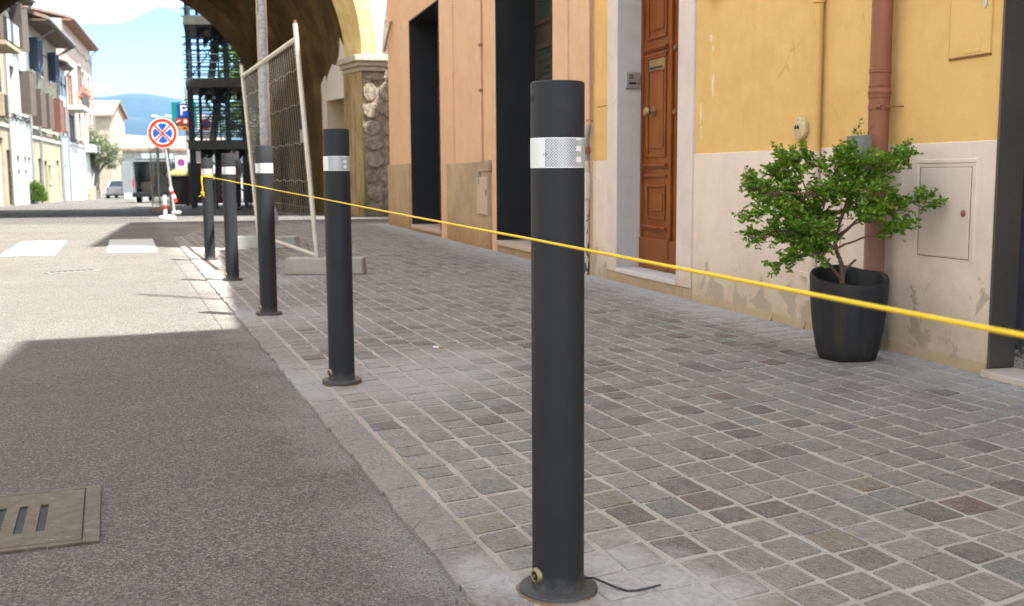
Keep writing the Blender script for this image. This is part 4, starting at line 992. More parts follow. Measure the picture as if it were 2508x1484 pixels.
for li, (P, r0, r1) in enumerate(limbs):
    S = smooth_path(P); n = len(S)
    S = [p + Vector((random.gauss(0, .0012), random.gauss(0, .0012), random.gauss(0, .0012))) if 0 < i < n - 1 else p for i, p in enumerate(S)]
    mb = MB().tube(S, [r0 + (r1 - r0) * k / (n - 1) for k in range(n)], 8)
    mb.build('trunk' if li == 0 else 'branch', M['bark'], shrub, smooth=True)
    if li in (0, 2): continue
    start = 0.42 if li != 1 else 0.62
    Ltot = sum((S[i + 1] - S[i]).length for i in range(n - 1)); nt = int(Ltot / 0.0090)
    for q in range(nt):
        f = start + (1 - start) * (q + random.random()) / nt
        x = f * (n - 1); i = min(int(x), n - 2); p = S[i].lerp(S[i + 1], x - i); td = (S[i + 1] - S[i]).normalized()
        d = (td * random.uniform(0.5, 1.2) + Vector((random.gauss(0, .75), random.gauss(0, .75), random.gauss(0.18, .6)))).normalized()
        ln = random.uniform(0.04, 0.10) * (1.1 - 0.3 * f)
        k = max(int(ln / 0.0095), 3); cur = p.copy(); tp = [cur.copy()]
        for j in range(k):
            d = (d + Vector((random.gauss(0, .12), random.gauss(0, .12), random.gauss(0.03, .1)))).normalized()
            cur = cur + d * ln / k; tp.append(cur.copy())
            if j >= 1 or k < 4:
                sd = d.cross(Vector((random.gauss(0, .4), random.gauss(0, .4), 1))).normalized()
                for sg in (-1, 1):
                    leaf_cards(fol, cur, random.uniform(.014, .023), random.uniform(.0105, .0155), d * 0.65 + sd * sg + Vector((0, 0, random.gauss(.1, .3))), up=1.2)
        leaf_cards(fol, cur, .012, .007, d, up=1.0)
        tw.tube(tp[::2] + ([tp[-1]] if len(tp) % 2 == 0 else []), 0.0008, 4, cap=False)
# two sprigs standing up beside the bucket
for P in (L3([(-5, 54.5, -8), (-3, 59, -8), (-5.5, 62.5, -8)]),):
    for k in range(9):
        p = P[0].lerp(P[1], k / 4) if k < 4 else P[1].lerp(P[2], (k - 4) / 4)
        for j in range(3): leaf_cards(fol, p, .013, .0075)
tag(fol.build('foliage', M['shrub_leaf'], shrub, fix=False), kind='stuff')
tag(tw.build('twigs', M['bark'], shrub, fix=False), kind='stuff')
M['dead_leaf'] = M_('dead_leaf', (0.36, 0.17, 0.06), 0.7, var=0.3, scale=40)
mb = MB(); 
for x, z, y in ((16, 22.5, -10), (16.6, 22, -10), (22, 21, -10)): leaf_cards(mb, L3([(x, z, y)])[0], .016, .010, (0.6, 0, -0.5))
del mb.a['tint']; mb.build('withered_leaf', M['dead_leaf'], shrub, fix=False)

# ribbed zinc bucket strapped to the downpipe
bk = thing('zinc_bucket', (1.555, 4.83, 0.83), 'ribbed grey zinc bucket hung on the red downpipe behind the shrub', 'bucket')
mb = MB(); n = 72; rings = []
bc = Vector((1.545, 4.835, 0))
for r, z in ((0.040, .835), (0.054, .978), (0.0555, .982), (0.0535, .984), (0.0515, .98), (0.046, .90)):
    rings.append([mb.pt((bc.x + cos(2 * pi * j / n) * (r + (.0011 if j % 2 else 0)), bc.y + sin(2 * pi * j / n) * (r + (.0011 if j % 2 else 0)), z)) for j in range(n)])
for A, B in zip(rings, rings[1:]):
    for j in range(n): mb.f.append([A[j], A[(j + 1) % n], B[(j + 1) % n], B[j]])
mb.f.append(rings[0][::-1]); mb.f.append(rings[-1]); mb.build('bucket_body', M['zinc'], bk, smooth=True, sharp=25)
fb = MB()
for k in range(26):
    p = Vector((1.535 + random.uniform(-.02, .035) , 4.82 + random.uniform(-.02, .02), .985 + abs(random.gauss(0, .012))))
    leaf_cards(fb, p, .013, .008)
for k in range(24):
    f = k / 24; p = Vector((1.50 + f * .045, 4.79, .99 + f * .065)) + Vector((random.gauss(0, .005), random.gauss(0, .006), random.gauss(0, .004))); leaf_cards(fb, p, .013, .008)
tag(fb.build('sprig', M['shrub_leaf'], bk, fix=False), kind='stuff')

# ------------------------------------------------------------------ temporary fence
FA, FB = Vector((-1.61, 8.97, 0)), Vector((-2.86, 12.25, 0))
fdir = (FB - FA).normalized(); flen = (FB - FA).length; lean = Vector((-0.135, -0.02, 2.06)); fn = Vector((fdir.y, -fdir.x, 0))
M['fence_tube'] = M_('fence_tube', (0.50, 0.47, 0.43), 0.42, 0.5, var=0.15, scale=8)
M['wire'] = M_('mesh_wire', (0.30, 0.285, 0.26), 0.5, 0.4, var=0.2)
def fence_panel(A, B, lean, label, group, wires=True, n_w=32):
    u = (B - A).normalized(); Ln = (B - A).length
    r = thing('temporary_fence', (A.x, A.y, 0), label, 'fence panel', group)
    def Q(s, h): return A + u * s + lean * (h / lean.z)
    for s in (0.0, Ln):
        p = MB().tube([Q(s, 0.06), Q(s, 1.0), Q(s, 2.05)], 0.021, 12).build('post', M['fence_tube'], r, smooth=True)
        MB().tube([Q(s, 2.05), Q(s, 2.075)], 0.012, 8).build('stub', M['rust'], p)
    for h in (0.16, 1.93): MB().tube([Q(0, h), Q(Ln, h)], 0.0205, 12).build('rail', M['fence_tube'], r, smooth=True)
    mb = MB()
    for k in range(n_w):
        s = Ln * (k + 0.5) / n_w; mb.tube([Q(s, 0.16), Q(s, 1.93)], 0.0014, 4, cap=False)
    for h in (0.42, 0.78, 1.10, 1.42, 1.70): mb.tube([Q(Ln * k / 24, h + 0.012 * sin(k * 2.2)) for k in range(25)], 0.0021, 4, cap=False)
    for k in range(5): mb.tube([Q(0, 0.2 + k * 0.09), Q(Ln, 0.2 + k * 0.09)], 0.0011, 3, cap=False)
    tag(mb.build('wire_mesh', M['wire'], r, fix=False), kind='stuff')
    return r
fp = fence_panel(FA, FB, lean, 'tall wire mesh fence panel leaning left beside the wrapped pole', None)
MB().tube([FA + fdir * .55 + Vector((0, 0, .13)), FA + fdir * .56 + fn * .03 + Vector((0, 0, .17)), FA + fdir * .57 + Vector((0, 0, .24))], 0.006, 6).build('wire_tie', M['rust'], fp)
def fence_foot(loc, rz, label, mat, length=0.66):
    o = thing('concrete_block', loc, label, 'fence foot', 'concrete feet of the temporary fence')
    M3 = Matrix.Rotation(rz, 3, 'Z'); L = length / 2; w = 0.105; h = 0.135
    def T(x, y, z): return Vector(loc) + M3 @ Vector((x, y, z))
    mb = MB(); e = 0.05
    prof = [(-L, -w), (L - .16, -w), (L - .13, -w + .02), (L - .13, -w + .05), (L - .04, -w + .05), (L - .035, -w + .015), (L - .01, -w + .02), (L, -w + .06), (L, w), (-L, w)]
    mb.prism([T(x, y, 0) for x, y in prof], [T(x * .97, y * .93, h) for x, y in prof])
    mb.build('block', mat, o, bevel=0.01)
    for q in (-0.1, 0.0, 0.1): MB().lathe(T(q + .06, 0, h - .001), [(0.024, 0), (0.024, .0025)], 16).build('socket', M['black'], o)
    return o
fence_foot((FA.x + 0.06, FA.y, 0.012), -0.005, 'pale brown concrete fence foot with a hand notch, behind the second bollard', M['concrete'])
fence_foot((FB.x + 0.07, FB.y, 0.012), -0.12, 'grey concrete fence foot behind the third bollard', M['concrete_grey'], 0.75)
# ------------------------------------------------------------------ pole wrapped in plastic film
WX, WY = -2.73, 12.15
wp = thing('wrapped_pole', (WX, WY, 0), 'new pole wrapped in crinkled white plastic film behind the fence panel', 'pole')
MB().tube([(WX, WY, 0.0), (WX, WY, 4.2)], 0.038, 14).build('pole', M['frame_metal'], wp, smooth=True)
def film():
    t = NT('plastic_film'); p = t.pos(); a = t.noise(t.mapping(p, sc=(9, 9, 26)), 1.0, 4.0, 0.6, 1.2); b = t.noise(p, 60.0, 3.0)
    col = t.mix(t.mr(a, 0.35, 0.65), (0.22, 0.21, 0.24), (0.40, 0.38, 0.40))
    M['film'] = t.done(col, 0.25, t.bump(a, 0.9, 0.02), 0.0, 0.55)
film()
mb = MB(); N = 22; rings = []
zs = [0.24, 0.28, 0.34, 0.40, 0.46, 0.52, 0.60, 0.75] + [0.95 + 0.1 * k for k in range(33)]
for z in zs:
    R = 0.052 + (0.055 * math.exp(-((z - 0.38) / 0.10) ** 2)) + 0.010 * math.exp(-((z - 1.25) / .2) ** 2) - 0.008 * (z > 2.6)
    rings.append([mb.pt((WX + 0.004 * sin(z * 3) + (R + 0.006 * mnoise.noise(Vector((j * 1.3, z * 7, 1.7)))) * cos(2 * pi * j / N), WY + (R + 0.006 * mnoise.noise(Vector((j * 1.7, z * 9, 4.7)))) * sin(2 * pi * j / N), z)) for j in range(N)])
for A, B in zip(rings, rings[1:]):
    for j in range(N): mb.f.append([A[j], A[(j + 1) % N], B[(j + 1) % N], B[j]])
mb.build('plastic_wrap', M['film'], wp, smooth=True, sharp=0)
for dx in (-0.050, 0.050): MB().tube([(WX + dx, WY - .02, z) for z in (0.75, 1.3, 2.0, 2.8, 4.1)], 0.009, 6).build('cardboard_edge', M_('cardboard', (0.50, 0.36, 0.24), 0.8) if 'cardboard' not in bpy.data.materials else bpy.data.materials['cardboard'], wp, smooth=True)

# ------------------------------------------------------------------ no stopping sign on a portable stand
sx, sy = -7.30, 22.9; szg = gz(sy)
sg = thing('road_sign', (sx, sy, szg), 'round red and blue no stopping sign on a leaning pole in a white weighted base', 'road sign')
def disc(mb, c, r, o, n=48, a0=0.0, a1=2 * pi, r0=0.0):
    """flat piece facing the camera side (-y)"""
    pts = []
    full = a1 - a0 > 6.2
    for k in range(n + (0 if full else 1)): a = a0 + (a1 - a0) * k / n; pts.append((r * cos(a), r * sin(a)))
    if r0 > 0:
        inn = [(r0 * x / r, r0 * y / r) for x, y in pts]
        m = len(pts)
        for k in range(m if full else m - 1):
            q = [pts[k], pts[(k + 1) % m], inn[(k + 1) % m], inn[k]]; mb.face([(c[0] + x, c[1] - o, c[2] + y) for x, y in q])
    else:
        if not full: pts.append((0, 0))
        mb.face([(c[0] + x, c[1] - o, c[2] + y) for x, y in pts])
sc_ = (sx, sy - 0.03, 1.735); SR = 0.315
mb = MB(); mb.prism([(sc_[0] + SR * cos(2 * pi * k / 48), sc_[1], sc_[2] + SR * sin(2 * pi * k / 48)) for k in range(48)], [(sc_[0] + SR * cos(2 * pi * k / 48), sc_[1] + .012, sc_[2] + SR * sin(2 * pi * k / 48)) for k in range(48)])
pl = mb.build('sign_plate', M['white_paint'], sg)
mb = MB(); disc(mb, sc_, SR * .95, .002, r0=SR * .74); mb.build('red_ring', M['sign_red'], pl)
for k in range(4):
    mb = MB(); cc = (sc_[0] + .085 * SR * 1.6 * cos(pi / 2 * k), 0, sc_[2] + .085 * SR * 1.6 * sin(pi / 2 * k)); disc(mb, (cc[0], sc_[1], cc[2]), SR * .52, .002, 14, pi / 2 * k - radians(39), pi / 2 * k + radians(39)); mb.build('blue_field', M['sign_blue'], pl)
for k in range(2):
    a = pi / 4 + k * pi / 2; w = SR * .055; L = SR * .75; mb = MB()
    u = Vector((cos(a), 0, sin(a))); v = Vector((-sin(a), 0, cos(a))); c0 = Vector((sc_[0], sc_[1] - .004 - .001 * k, sc_[2]))
    mb.face([c0 + u * L + v * w, c0 - u * L + v * w, c0 - u * L - v * w, c0 + u * L - v * w]); mb.build('red_bar', M['sign_red'], pl)
MB().tube([(sx, sy, 2.0), (sx + .04, sy, 1.4), (sx + .16, sy + .02, szg + .12)], 0.028, 10).build('pole', M['galv'], sg, smooth=True)
bx, by = sx + .06, sy - .1
MB().lathe((bx, by, szg), [(0.19, 0), (0.20, .03), (0.185, .06), (0.10, .09)], 20).build('base', M['concrete_grey'], sg, smooth=True)
MB().lathe((bx, by, szg - .001), [(0.205, 0), (0.205, .03)], 20).build('base_rim', M['concrete_grey'], sg)
MB().box((bx + .17, by + .03, szg + .13), (0.18, 0.16, 0.08)).build('weight', M['concrete_grey'], sg, bevel=0.03)
for k in range(4):
    z0 = szg + .10 + k * 0.10; MB().lathe((bx - .03, by - .08, z0), [(0.036, 0), (0.036, .10)], 12).build('reflector_stick', M['white_paint' if k != 1 else 'sign_red'], sg, smooth=True)
for k in range(4):
    a = Vector((sx + .13, sy - .1, szg + .66)); b = Vector((sx + .25, sy - .12, szg + .36)); p = a.lerp(b, k / 4); q = a.lerp(b, (k + 1) / 4)
    MB().tube([p, q], 0.034, 10).build('tape_tail', M['sign_red' if k % 2 else 'white_paint'], sg, smooth=True)

# ------------------------------------------------------------------ the gate
def gate_mats():
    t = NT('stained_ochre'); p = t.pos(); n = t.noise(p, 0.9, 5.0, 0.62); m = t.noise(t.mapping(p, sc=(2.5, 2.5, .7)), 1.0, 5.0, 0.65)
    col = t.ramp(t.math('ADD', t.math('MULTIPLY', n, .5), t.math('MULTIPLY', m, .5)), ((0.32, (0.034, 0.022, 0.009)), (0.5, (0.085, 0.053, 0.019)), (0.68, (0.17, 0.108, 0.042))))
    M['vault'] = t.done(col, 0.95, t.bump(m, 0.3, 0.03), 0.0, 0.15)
    t = NT('ochre_render'); p = t.pos(); n = t.noise(p, 2.5, 5.0, 0.65)
    M['ochre'] = t.done(t.ramp(n, ((0.3, (0.50, 0.35, 0.14)), (0.55, (0.66, 0.50, 0.23)), (0.7, (0.70, 0.55, 0.30)))), 0.9, t.bump(n, 0.2, 0.02), 0.0, 0.2)
    t = NT('pier_stain'); p = t.pos(); n = t.noise(t.mapping(p, sc=(5, 5, 1.3)), 1.0, 5.0, 0.65)
    M['pier'] = t.done(t.ramp(n, ((0.3, (0.16, 0.10, 0.045)), (0.5, (0.34, 0.24, 0.12)), (0.7, (0.46, 0.35, 0.20)))), 0.9, t.bump(n, 0.4, 0.02), 0.0, 0.2)
    t = NT('rubble'); p = t.pos(); n = t.noise(p, 9.0, 5.0, 0.7); b = t.noise(p, 2.0, 3.0); s = t.sep(p)
    col = t.ramp(n, ((0.3, (0.12, 0.092, 0.072)), (0.5, (0.24, 0.19, 0.15)), (0.7, (0.36, 0.29, 0.235))))
    col = t.mix(t.mr(t.math('SUBTRACT', b, t.math('MULTIPLY', s[2], 0.09)), 0.42, 0.5, 0.0, 0.45), col, (0.085, 0.085, 0.035))
    M['rubble'] = t.done(col, 0.95, t.bump(n, 0.9, 0.03), 0.0, 0.15)
gate_mats()
M['white_plaster'] = M_('white_plaster', (0.72, 0.66, 0.60), 0.9, var=0.06, scale=3, bump=0.2)
M['capital'] = M_('capital_stone', (0.42, 0.37, 0.28), 0.9, var=0.3, scale=12, bump=0.8, bscale=50)
gate = thing('city_gate', (-7.48, 22.8, 0), 'old town gate with a wide stained ochre vault over the road', 'town gate')
Cf = Vector((-7.48, 22.80, 3.43)); Cr = Vector((-11.15, 30.0, 1.75)); uf = Vector((-0.9619, -0.2735, 0)); ur = Vector((-1, 0, 0)); GR = 4.4
Z = Vector((0, 0, 1))
def GV(th, t, R): C = Cf.lerp(Cr, t); u = uf.lerp(ur, t).normalized(); return C - u * R * cos(th) + Z * R * sin(th)
def vault(name, t0, t1, R, mat, nt=8, wall=True, label=None, leftonly=False):
    mb = MB(); NT_ = 44; rows = []
    for i in range(nt + 1):
        t = t0 + (t1 - t0) * i / nt; row = []
        C = Cf.lerp(Cr, t); u = uf.lerp(ur, t).normalized()
        if wall and not leftonly:
            for zz in (-1.2, 0.6, 1.3): q = C - u * R; row.append(mb.pt((q.x, q.y, zz)))
        for k in range(NT_ + 1): row.append(mb.pt(GV(pi * k / NT_, t, R)))
        if wall:
            for zz in (1.3, 0.6, -1.2): q = C + u * R; row.append(mb.pt((q.x, q.y, zz)))
        rows.append(row)
    for A, B in zip(rows, rows[1:]):
        for k in range(len(A) - 1): mb.f.append([A[k], A[k + 1], B[k + 1], B[k]])
    return mb.build(name, mat, gate, smooth=True, sharp=50, label=label)
def ringface(name, t, R0, R1, mat, wall=True):
    mb = MB(); n = 48
    C = Cf.lerp(Cr, t); u = uf.lerp(ur, t).normalized()
    if wall:
        for sg_ in (-1, 1):
            a, b = C + u * R0 * sg_, C + u * R1 * sg_; mb.face([(a.x, a.y, -1.2), (b.x, b.y, -1.2), (b.x, b.y, C.z), (a.x, a.y, C.z)])
    for k in range(n): mb.face([GV(pi * k / n, t, R0), GV(pi * (k + 1) / n, t, R0), GV(pi * (k + 1) / n, t, R1), GV(pi * k / n, t, R1)])
    return mb.build(name, mat, gate)
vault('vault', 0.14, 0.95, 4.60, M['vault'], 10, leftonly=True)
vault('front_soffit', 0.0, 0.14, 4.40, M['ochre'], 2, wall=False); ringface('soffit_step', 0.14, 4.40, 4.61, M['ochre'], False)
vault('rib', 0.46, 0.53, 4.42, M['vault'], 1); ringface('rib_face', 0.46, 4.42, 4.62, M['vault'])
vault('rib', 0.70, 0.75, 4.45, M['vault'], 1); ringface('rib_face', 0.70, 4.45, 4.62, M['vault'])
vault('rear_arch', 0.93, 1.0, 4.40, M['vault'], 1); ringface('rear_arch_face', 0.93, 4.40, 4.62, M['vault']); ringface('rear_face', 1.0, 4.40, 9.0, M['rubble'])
# archivolt: flat yellow band, proud of the front
mb = MB(); n = 60; R0, R1 = 4.40, 4.735; fo = Vector((GF.n.x, GF.n.y, 0)) * 0.05
for k in range(n):
    a, b = pi * k / n, pi * (k + 1) / n
    i0, i1, o0, o1 = GV(a, 0, R0) + fo, GV(b, 0, R0) + fo, GV(a, 0, R1) + fo, GV(b, 0, R1) + fo
    mb.face([i0, i1, o1, o0]); mb.face([i0, i1, GV(b, 0, R0), GV(a, 0, R0)]); mb.face([o0, o1, GV(b, 0, R1), GV(a, 0, R1)])
mb.build('archivolt', M['ochre'], gate)
# front wall above and beside the arch (white rendered spandrel), cut round the ring
mb = MB(); n = 60; TOP = 11.0
for k in range(n):
    a, b = pi * k / n, pi * (k + 1) / n
    p, q = GV(a, 0, 4.70), GV(b, 0, 4.70); mb.face([p, q, (q.x, q.y, TOP), (p.x, p.y, TOP)])
pR, pL = GV(0, 0, 4.70), GV(pi, 0, 4.70)
eR, eL = GF.P(3.5, 0, 0), GF.P(-16, 0, 0)
mb.face([(pR.x, pR.y, 3.2), (eR.x, eR.y, 3.2), (eR.x, eR.y, TOP), (pR.x, pR.y, TOP)]); mb.face([(pL.x, pL.y, 3.2), (eL.x, eL.y, 3.2), (eL.x, eL.y, TOP), (pL.x, pL.y, TOP)])
mb.build('front_wall', M['white_plaster'], gate)
mb = MB(); 
mb.face([GF.P(0.002, -0.02, -1), GF.P(3.5, -0.02, -1), GF.P(3.5, -0.02, 3.3), GF.P(.42, -0.02, 3.3), GF.P(0.002, -0.02, 3.3)])
mq = MB(); mq.face([GF.P(-16, -0.02, -1), GF.P(-8.802, -0.02, -1), GF.P(-8.802, -0.02, 3.3), GF.P(-16, -0.02, 3.3)]); mq.build('far_pier_core', M['rubble'], gate)
mb.build('rubble_core', M['rubble'], gate); mb = MB()
mb.face([GF.P(0.42, .012, 3.3), GF.P(3.5, .012, 3.3), GF.P(3.5, .012, TOP), GF.P(1.25, .012, TOP), GF.P(0.72, .012, 5.6), GF.P(0.52, .012, 4.2)])
mb.build('rubble_core', M['rubble'], gate)
# inner flank of the pier
for q in (0,):
    a = GF.P(0, 0, 0); b = a + Vector((IF.d.x, IF.d.y, 0)) * 1.15
    mb = MB(); mb.face([(a.x, a.y, -1), (b.x, b.y, -1), (b.x, b.y, 3.43), (a.x, a.y, 3.43)])
    c = b + Vector((0.18, 0.05, 0)); mb.face([(b.x, b.y, -1), (c.x, c.y, -1), (c.x, c.y, 3.43), (b.x, b.y, 3.43)]); mb.build('pier', M['pier'], gate)
a = GF.P(-8.8, 0, 0); b = a + Vector((IF.d.x, IF.d.y, 0)) * 1.15
mb = MB(); mb.face([(a.x, a.y, -1), (b.x, b.y, -1), (b.x, b.y, 3.43), (a.x, a.y, 3.43)]); mb.build('pier', M['pier'], gate)
# capital
def capital(lvls, s_lo=0.0):
    o = None
    for e, z0, z1 in lvls:
        A = GF.P(-e, e, 0); B = GF.P(0.50 + e * .6, e, 0); Cc = GF.P(0.50 + e * .6, -0.02, 0); D = GF.P(0.02, -0.02, 0)
        I1 = D + Vector((IF.d.x, IF.d.y, 0)) * 1.16; I0 = I1 + Vector((IF.n.x, IF.n.y, 0)) * e
        loop = [A, B, Cc, D, I1, I0]
        m_ = MB().prism([(p.x, p.y, z0) for p in loop], [(p.x, p.y, z1) for p in loop]).build('capital' if o is None else 'moulding', M['capital'], gate if o is None else o, bevel=0.02)
        if o is None: o = m_
capital([(0.17, 3.30, 3.43), (0.11, 3.20, 3.30), (0.05, 3.10, 3.20)])
# rubble stones on the front of the pier and up its right edge
rs = random.Random(5)
def rubble(s0, s1, z0, z1):
    z = z0
    while z < z1 - .06:
        h = rs.uniform(0.24, 0.46); h = min(h, z1 - z); s = s0 + rs.uniform(-.05, .03)
        while s < s1:
            w = rs.uniform(0.26, 0.55)
            if z > 3.3:
                bnd = 0.45 + (z - 3.3) * 0.14 if z < 5.4 else 0.72
                if s < bnd: s += 0.1; continue
            n = 8; mb = MB(); f = []
            for k in range(n):
                a = 2 * pi * (k + .5) / n; cx, cz = cos(a), sin(a); m = max(abs(cx), abs(cz))
                f.append((s + w / 2 + (w / 2 - .012) * cx / m * rs.uniform(.88, 1.0), z + h / 2 + (h / 2 - .012) * cz / m * rs.uniform(.88, 1.0)))
            o = rs.uniform(0.005, 0.035)
            mc = (s + w / 2, z + h / 2)
            mb.prism([GF.P(x, -0.03, y) for x, y in f], [GF.P(mc[0] + (x - mc[0]) * .90, o, mc[1] + (y - mc[1]) * .90) for x, y in f])
            mb.build('stone', M['rubble'], gate, smooth=True, sharp=60)
            s += w
        z += h
rubble(0.01, 0.75, -0.15, 3.08); rubble(0.45, 1.0, 3.35, 6.2)
# white rendered part of the passage wall, with a deep doorway
mb = MB(); off = 0.012 - 0.0
IW = Frame(-3.25 + 0.20 * 0.9619, 24.0 + 0.2 * 0.2735, (IF.d.x, IF.d.y), (IF.n.x, IF.n.y))
prof = [(1.15, 3.45), (1.35, 3.65), (1.6, 4.00), (1.82, 3.60), (2.05, 3.40), (2.3, 3.45), (2.6, 3.27), (2.9, 3.38), (3.25, 3.29), (3.55, 2.85), (3.68, 2.9), (3.78, 2.3), (3.76, 1.6), (3.82, 1.0), (3.8, 0.4), (3.8, -0.6)]
hs0, hs1, hz = 1.32, 2.80, 2.62
def IP(s, o, z): return IW.P(s, o, z)
top = lambda s: next((za + (zb - za) * (s - sa) / (sb - sa) for (sa, za), (sb, zb) in zip(prof, prof[1:]) if sa <= s <= sb and sb > sa), 0.5)
ss = [1.15, 1.25, hs0, 1.45, 1.6, 1.7, 1.82, 2.05, 2.2, 2.3, 2.45, 2.6, 2.75, hs1, 2.95, 3.1, 3.25, 3.4, 3.55, 3.68, 3.76]
def spr_(q): return 3.43 - 1.53 * q / 8.236
def curve_o(q, z):
    h = max(z - spr_(q), 0.0); return 4.6 - sqrt(max(4.6 ** 2 - h * h, 0.1)) + 0.035
for a, b in zip(ss, ss[1:]):
    lo = hz if hs0 <= a and b <= hs1 else -0.6
    for k in range(6):
        q0, q1 = k / 6, (k + 1) / 6; za0, za1 = lo + (top(a) - lo) * q0, lo + (top(a) - lo) * q1; zb0, zb1 = lo + (top(b) - lo) * q0, lo + (top(b) - lo) * q1
        mb.face([IP(a, curve_o(a, za0), za0), IP(b, curve_o(b, zb0), zb0), IP(b, curve_o(b, zb1), zb1), IP(a, curve_o(a, za1), za1)])
mb.build('white_patch', M['white_plaster'], gate)
mb = MB(); spr = lambda q: 3.43 - 1.53 * q / 8.236 + 0.02
ws = [1.10, hs0, hs1, 4.0, 5.0, 6.0, 7.0, 8.3]
for a, b in zip(ws, ws[1:]):
    lo = hz if a == hs0 else -1.2
    mb.face([IP(a, 0.0, lo), IP(b, 0.0, lo), IP(b, 0.0, spr(b)), IP(a, 0.0, spr(a))])
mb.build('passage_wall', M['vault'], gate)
M_('doorway_cream', (0.55, 0.44, 0.30), 0.9, var=0.1)
mb = MB(); D_ = -0.55
mb.face([IP(hs1, 0.036, -1), IP(hs1, D_, -1), IP(hs1, D_, hz), IP(hs1, 0.036, hz)]); mb.face([IP(hs0, 0.036, -1), IP(hs0, D_, -1), IP(hs0, D_, hz), IP(hs0, 0.036, hz)])
mb.face([IP(hs0, 0.036, hz), IP(hs1, 0.036, hz), IP(hs1, D_, hz), IP(hs0, D_, hz)])
mb.build('doorway_flank', bpy.data.materials['doorway_cream'], gate)
mb = MB(); mb.fbox(IW, hs0 - .1, hs1 + .1, D_ - .06, D_ - .002, -1, hz + .1); mb.build('passage_door', M_('passage_brown', (0.10, 0.045, 0.02), 0.7, var=0.2), gate)
mb = MB(); mb.fbox(IW, hs0, hs1, 0.037, 0.06, hz + .001, hz + .17); mb.fbox(IW, hs1 + .001, hs1 + .16, 0.037, 0.06, -0.6, hz + .17)
mb.build('doorway_frame', M['white_plaster'], gate, bevel=0.008)
# lantern in the passage
q = IP(1.75, 0.18, 4.72)
ln = MB().lathe(q, [(0.05, 0), (0.15, .10), (0.19, .34), (0.10, .48), (0.02, .56)], 8).build('wall_lantern', M['frame_metal'], gate)
MB().tube([q + Vector((0, 0, .5)), q + Vector((.1, .05, .62)), IP(1.75, 0.0, 5.2)], 0.02, 6).build('bracket', M['black'], ln)
# parking panel on the passage wall
pq = lambda s, z, o: IW.P(s, o, z)
mb = MB(); mb.fbox(IW, 4.55, 5.40, 0.05, 0.075, 2.05, 2.60); ps = mb.build('parking_panel', M['sign_navy'], gate)
MB().fbox(IW, 4.55, 5.40, 0.05, 0.075, 1.68, 2.02).build('panel_plate', M['white_paint'], ps)
mb = MB(); text_mb(mb, 'P', 0.62, IW.P(4.95, 0.078, 2.32), -Vector((IW.d.x, IW.d.y, 0)) * 1.3, Z); mb.build('letter', M['white_paint'], ps, fix=False)
# mass of the gatehouse above the vault
mb = MB(); a, b = GF.P(-16, -0.05, 0), GF.P(3.45, -0.05, 0); c = b + Vector((-2.9, 9.4, 0)); d = a + Vector((-3.2, 9.4, 0))
mb.prism([(p.x, p.y, 9.2) for p in (a, b, c, d)], [(p.x, p.y, TOP - .02) for p in (a, b, c, d)])
mb.build('upper_storey', M['rubble'], gate)
mb = MB(); mb.face([(b.x, b.y, -1), (c.x, c.y, -1), (c.x, c.y, 9.2), (b.x, b.y, 9.2)]); mb.face([(a.x, a.y, -1), (d.x, d.y, -1), (d.x, d.y, 9.2), (a.x, a.y, 9.2)]); mb.build('end_wall', M['rubble'], gate)
# ------------------------------------------------------------------ beyond the gate: scaffold, trees, signs
M['scaf'] = M_('scaffold_steel', (0.05, 0.075, 0.09), 0.5, 0.3, var=0.3, scale=6)
M['deck'] = M_('scaffold_deck', (0.13, 0.12, 0.10), 0.8, var=0.3, scale=5)
M['sheet'] = M_('dust_sheet', (0.06, 0.062, 0.06), 0.8, var=.4, scale=3)
scf = thing('scaffold', (-9.3, 36.0, gz(36)), 'dark steel scaffold tower with three decks beyond the arch', 'scaffold')
sxs = [-10.3, -9.95, -9.5, -9.0, -8.5, -8.0]; sys_ = [35.0, 36.6, 38.6]; zg = gz(36)
for i, x in enumerate(sxs):
    for j, y in enumerate(sys_):
        MB().tube([(x - (y - 35) * .27, y, zg - .1), (x - (y - 35) * .27, y, 8.6)], 0.03, 7).build('pole', M['scaf'], scf)
        if i == 0: MB().tube([(x + .09 - (y - 35) * .27, y - .05, zg - .1), (x + .09 - (y - 35) * .27, y - .05, 8.6)], 0.022, 6).build('pole', M['scaf'], scf)
for lv in (1.72, 3.68, 5.62):
    p = [(-10.32, 34.8), (-7.7, 34.8), (-8.8, 38.8), (-11.4, 38.8)]
    MB().prism([(x, y, lv) for x, y in p], [(x, y, lv + .06) for x, y in p]).build('deck', M['deck'], scf)
    MB().box((-9.0, 34.78, lv + .10), (2.6, .03, .26)).build('toe_board', M['deck'], scf)
    for y in sys_:
        for h in (0.25, 0.5, 0.75, 1.0, 1.3, 1.55):
            x0 = -(y - 35) * .27; MB().tube([(-10.42 + x0, y - .04, lv + h), (-7.6 + x0, y - .04, lv + h)], 0.024, 6).build('rail', M['scaf'], scf)
    for x in (-10.3, -8.0):
        MB().tube([(x, 35.0, lv + .9), (x - .98, 38.6, lv + .9)], 0.024, 6).build('rail', M['scaf'], scf)
    MB().tube([(-10.3, 35.0, lv - 1.8), (-9.0, 35.0, lv - .1)], 0.022, 6).build('brace', M['scaf'], scf); MB().tube([(-9.95, 35.02, lv - .1), (-8.2, 35.02, lv - 1.8)], 0.022, 6).build('brace', M['scaf'], scf)
    MB().hexa([(-10.0, 36.0, lv - 1.9), (-9.75, 36.0, lv - 1.9), (-10.05, 38.2, lv - .05), (-10.3, 38.2, lv - .05), (-10.0, 36.0, lv - 1.85), (-9.75, 36.0, lv - 1.85), (-10.05, 38.2, lv), (-10.3, 38.2, lv)]).build('ladder_flight', M['deck'], scf)
